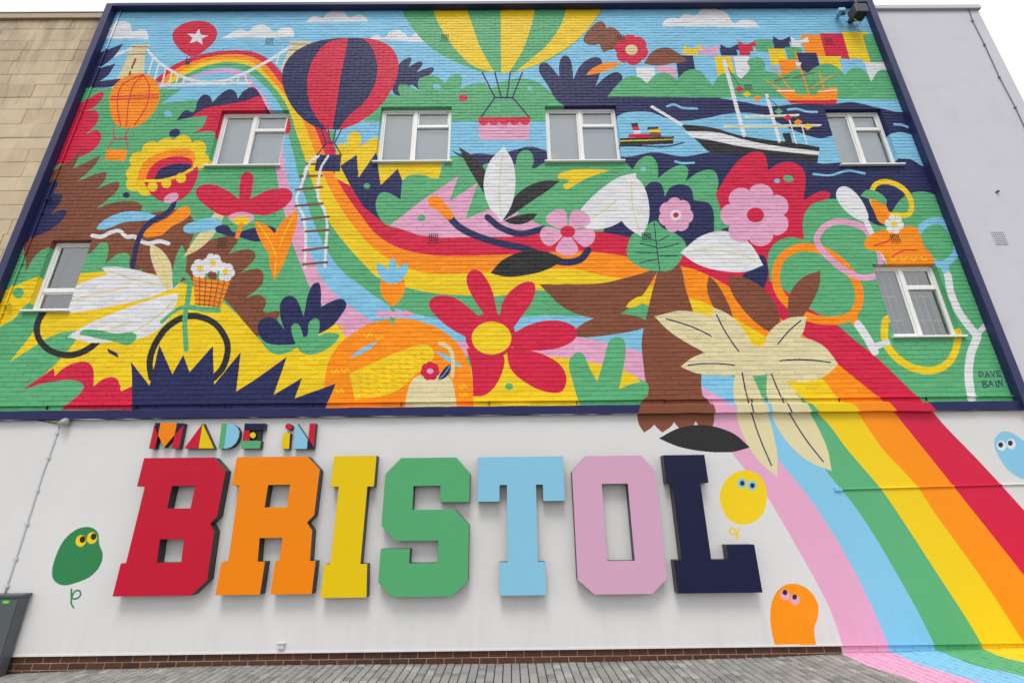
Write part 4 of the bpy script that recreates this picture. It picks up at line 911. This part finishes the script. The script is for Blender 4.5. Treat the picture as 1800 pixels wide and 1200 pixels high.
# lamp under the string course
lx, ly, lz = W(108, 742, -.07)
L = tag(empty('wall_lamp', (lx, 0, lz)), 'small grey bulkhead lamp under the navy ledge, above the green balloon', 'lamp')
m = MB(); m.tube([(.0, -.002, 0), (.0, -.05, 0)], .04, 12); m.obj('mount', M_LAMP, L, False)
m = MB(); m.tube([(-.04, -.06, -.005), (.03, -.08, .0), (.07, -.085, .0), (.10, -.085, 0)], [.022, .045, .06, .05], 12); m.obj('housing', M_LAMP, L, True)
m = MB(); m.tube([(-.04, -.055, 0), (-.14, -.03, .0), (-.2, -.02, .01), (-.36, -.012, .035), (-.42, -.01, .045)], .008, 6); m.obj('cable', M_CABLE, L, True)
# floodlight on a pole, top right
fx, fz = U(1507, 26, -.2)
FLR = tag(empty('floodlight', (fx, 0, fz)), 'dark grey floodlight box on a pole at the top of the mural', 'floodlight')
m = MB(); m.box(-.13, .13, -.34, -.12, -.10, .14); m.box(-.09, .09, -.12, -.08, -.02, .1); bevel(m.obj('housing', M_DARKLAMP, FLR), .02, 2)
m = MB(); m.box(-.10, .10, -.32, -.14, -.112, -.099); m.obj('lens', M_LENS, FLR)
m = MB(); m.tube([(.03, -.23, .12), (.06, -.20, .42), (.1, -.16, .75), (.13, -.1, .95)], .024, 8); m.tube([(.13, -.1, .95), (.13, .1, .92), (.13, .38, .35), (.13, .38, -.2)], .024, 8); m.obj('pole', M_DARKLAMP, FLR, True)
m = MB(); m.tube([(-.1, -.2, -.1), (-.04, -.18, -.16), (.05, -.16, -.17), (.1, -.12, -.12), (.1, .01, -.05)], .008, 6); m.obj('cable', M_WHITECAB, FLR, True)
m = MB(); m.box(-.05, .05, -.1, .02, .03, .09); m.obj('bracket', M_DARKLAMP, FLR)
sx, sz = U(1478, 22, -.12)
S2 = tag(empty('security_camera', (sx, 0, sz)), 'little camera painted sky blue under the top frame board', 'camera')
m = MB(); m.box(-.075, .06, -.19, -.06, -.035, .05); bevel(m.obj('housing', M_BLUECAM, S2), .012, 2)
m = MB(); m.tube([(.03, -.12, -.03), (.04, -.14, -.08)], [.035, .028], 10); m.obj('lens_dome', M_DARKLAMP, S2)
m = MB(); m.box(-.03, .03, -.07, .012, -.01, .03); m.obj('mount', M_BLUECAM, S2)
# small cowl on the render, low centre
cx_, cz_ = U(494, 1136, -.02); m = MB(); m.box(-.04, .04, -.035, .002, -.03, .035); m.box(-.05, .05, -.045, .002, .03, .045); tag(bevel(m.obj('overflow_cowl', M_WHITECAB, None, loc=(cx_, 0, cz_)), .006), 'tiny white overflow cowl at the foot of the white wall', 'vent')
# grey cabinet
CBY = -.15
cz1 = UZ(30, 1046, CBY); cxr = UX(38, 1046, CBY); gz = ground_z(cxr)
CAB = tag(empty('utility_cabinet', (cxr - .55, 0, gz - .05)), 'grey steel utility cabinet with green sticker standing against the white wall', 'cabinet')
hh = cz1 - gz + .05
m = MB(); m.box(-.55, .55, CBY, -.03, 0, hh - .02); bevel(m.obj('body', M_CAB, CAB), .006, 2)
m = MB(); m.box(-.57, .57, CBY - .02, -.02, hh - .02, hh + .015); bevel(m.obj('lid', M_CAB, CAB), .006, 2)
for a, b_ in ((-.535, -.004), (.004, .535)):
    m = MB(); m.box(a, b_, CBY - .014, CBY + .004, .06, hh - .05); bevel(m.obj('door', M_CAB, CAB), .004, 2)
m = MB(); m.box(.03, .05, CBY - .035, CBY - .01, hh*.5, hh*.5 + .12); m.obj('handle', M_DARKLAMP, CAB)
for px in (10.5,):
    gx, gzz = U(px, 1057.5, CBY - .016)
    m = MB(); m.box(gx - (cxr-.55) - .045, gx - (cxr-.55) + .045, CBY - .0165, CBY - .013, gzz - gz + .05 - .02, gzz - gz + .05 + .02); st = m.obj('sticker', M_GREEN, CAB)
    m = MB()
    for k in range(4): m.box(gx - (cxr-.55) - .03 + k*.016, gx - (cxr-.55) - .02 + k*.016, CBY - .0172, CBY - .016, gzz - gz + .05 - .008, gzz - gz + .05 + .01)
    m.obj('sticker_print', M_YEL, st)

# ------------------------------------------------------------------ ground and setts
def gplane(x, y): return ground_z(x) 
g = MB(); XS = [-400, -60, -13] + list(np.linspace(-8, 9, 35)) + [13, 60, 400]; YS = [-400, -60, -9, .3]
V = [(x, y, ground_z(x) - .016) for y in YS for x in XS]; nx = len(XS)
g.add(V, [(j*nx+i, j*nx+i+1, (j+1)*nx+i+1, (j+1)*nx+i) for j in range(len(YS)-1) for i in range(nx-1)])
ground = tag(g.obj('pavement', M_JOINT), kind='structure')
b = MB(); b.add([(-400, .3, gb[0][1] - .02), (400, .3, gb[-1][1] - .02), (400, 400, gb[-1][1] - .02), (-400, 400, gb[0][1] - .02)], [(0, 1, 2, 3)]); tag(b.obj('ground', M_JOINT), kind='structure')
SW_, SL_, SG = .1015, .142, .011
def sett(mb, x, y, z, t=0, sl=0.0, tl=(0, 0), L=None):
    L = L or SL_; a, bb, c, d = -SW_/2 + SG/2, SW_/2 - SG/2, -L/2 + SG/2, L/2 - SG/2; ch = .006
    zz = lambda px, py: z + sl*px + tl[0]*px + tl[1]*py
    V = [(x+p, y+q, zz(p, q) - .03) for p, q in ((a, c), (bb, c), (bb, d), (a, d))] + [(x+p, y+q, zz(p, q) - ch) for p, q in ((a, c), (bb, c), (bb, d), (a, d))] + [(x+p, y+q, zz(p, q)) for p, q in ((a+ch, c+ch), (bb-ch, c+ch), (bb-ch, d-ch), (a+ch, d-ch))]
    mb.add(V, [(8, 9, 10, 11)] + [(4+i, 4+(i+1) % 4, 8+(i+1) % 4, 8+i) for i in range(4)] + [(i, (i+1) % 4, 4+(i+1) % 4, 4+i) for i in range(4)], 0, t)
sm = MB(); sett(sm, 0, 0, 0); sett_me = sm.mesh('sett'); sett_me.materials.append(M_SETT); sm2 = MB(); sett(sm2, 0, 0, 0, L=SL_/2); half_me = sm2.mesh('sett'); half_me.materials.append(M_SETT)
SC = []
ix = 0; x = -9.5
while x < 9.5:
    y = .018 - SL_/2
    if ix % 2: SC.append((x, .018 - SL_/4)); y -= SL_/2
    while y > -9.5:
        SC.append((x, y)); y -= SL_
    x += SW_; ix += 1
def vis(c):
    p = RC @ np.array([c[0], c[1] + DIST, ground_z(c[0]) - EYE]); 
    if p[2] <= .1: return None
    u, v = 900 + F*p[0]/p[2], 600 + F*p[1]/p[2]
    return (-20 < u < 1820 and v < 1204), p[2]
inv = sorted([(vis(c)[1], c) for c in SC if c[1] > -2.2 and vis(c) and vis(c)[0]])[:300]
fs = {c for _, c in inv}; srest = MB()
for c in SC:
    x, y = c; sl = (ground_z(x+.05) - ground_z(x-.05))/.1; z = ground_z(x) + random.uniform(-.0025, .0025)
    if c in fs:
        o = link('sett', half_me if y > -.05 else sett_me, None, ground, (x, y, z)); o.rotation_euler = (random.gauss(0, .008), -math.atan(sl) + random.gauss(0, .008), random.gauss(0, .012))
    else: sett(srest, x, y, z, random.uniform(.01, .99), sl, (random.gauss(0, .01), random.gauss(0, .008)), SL_/2 if y > -.05 else SL_)
tag(srest.obj('sett_field', M_SETT, ground), kind='stuff')
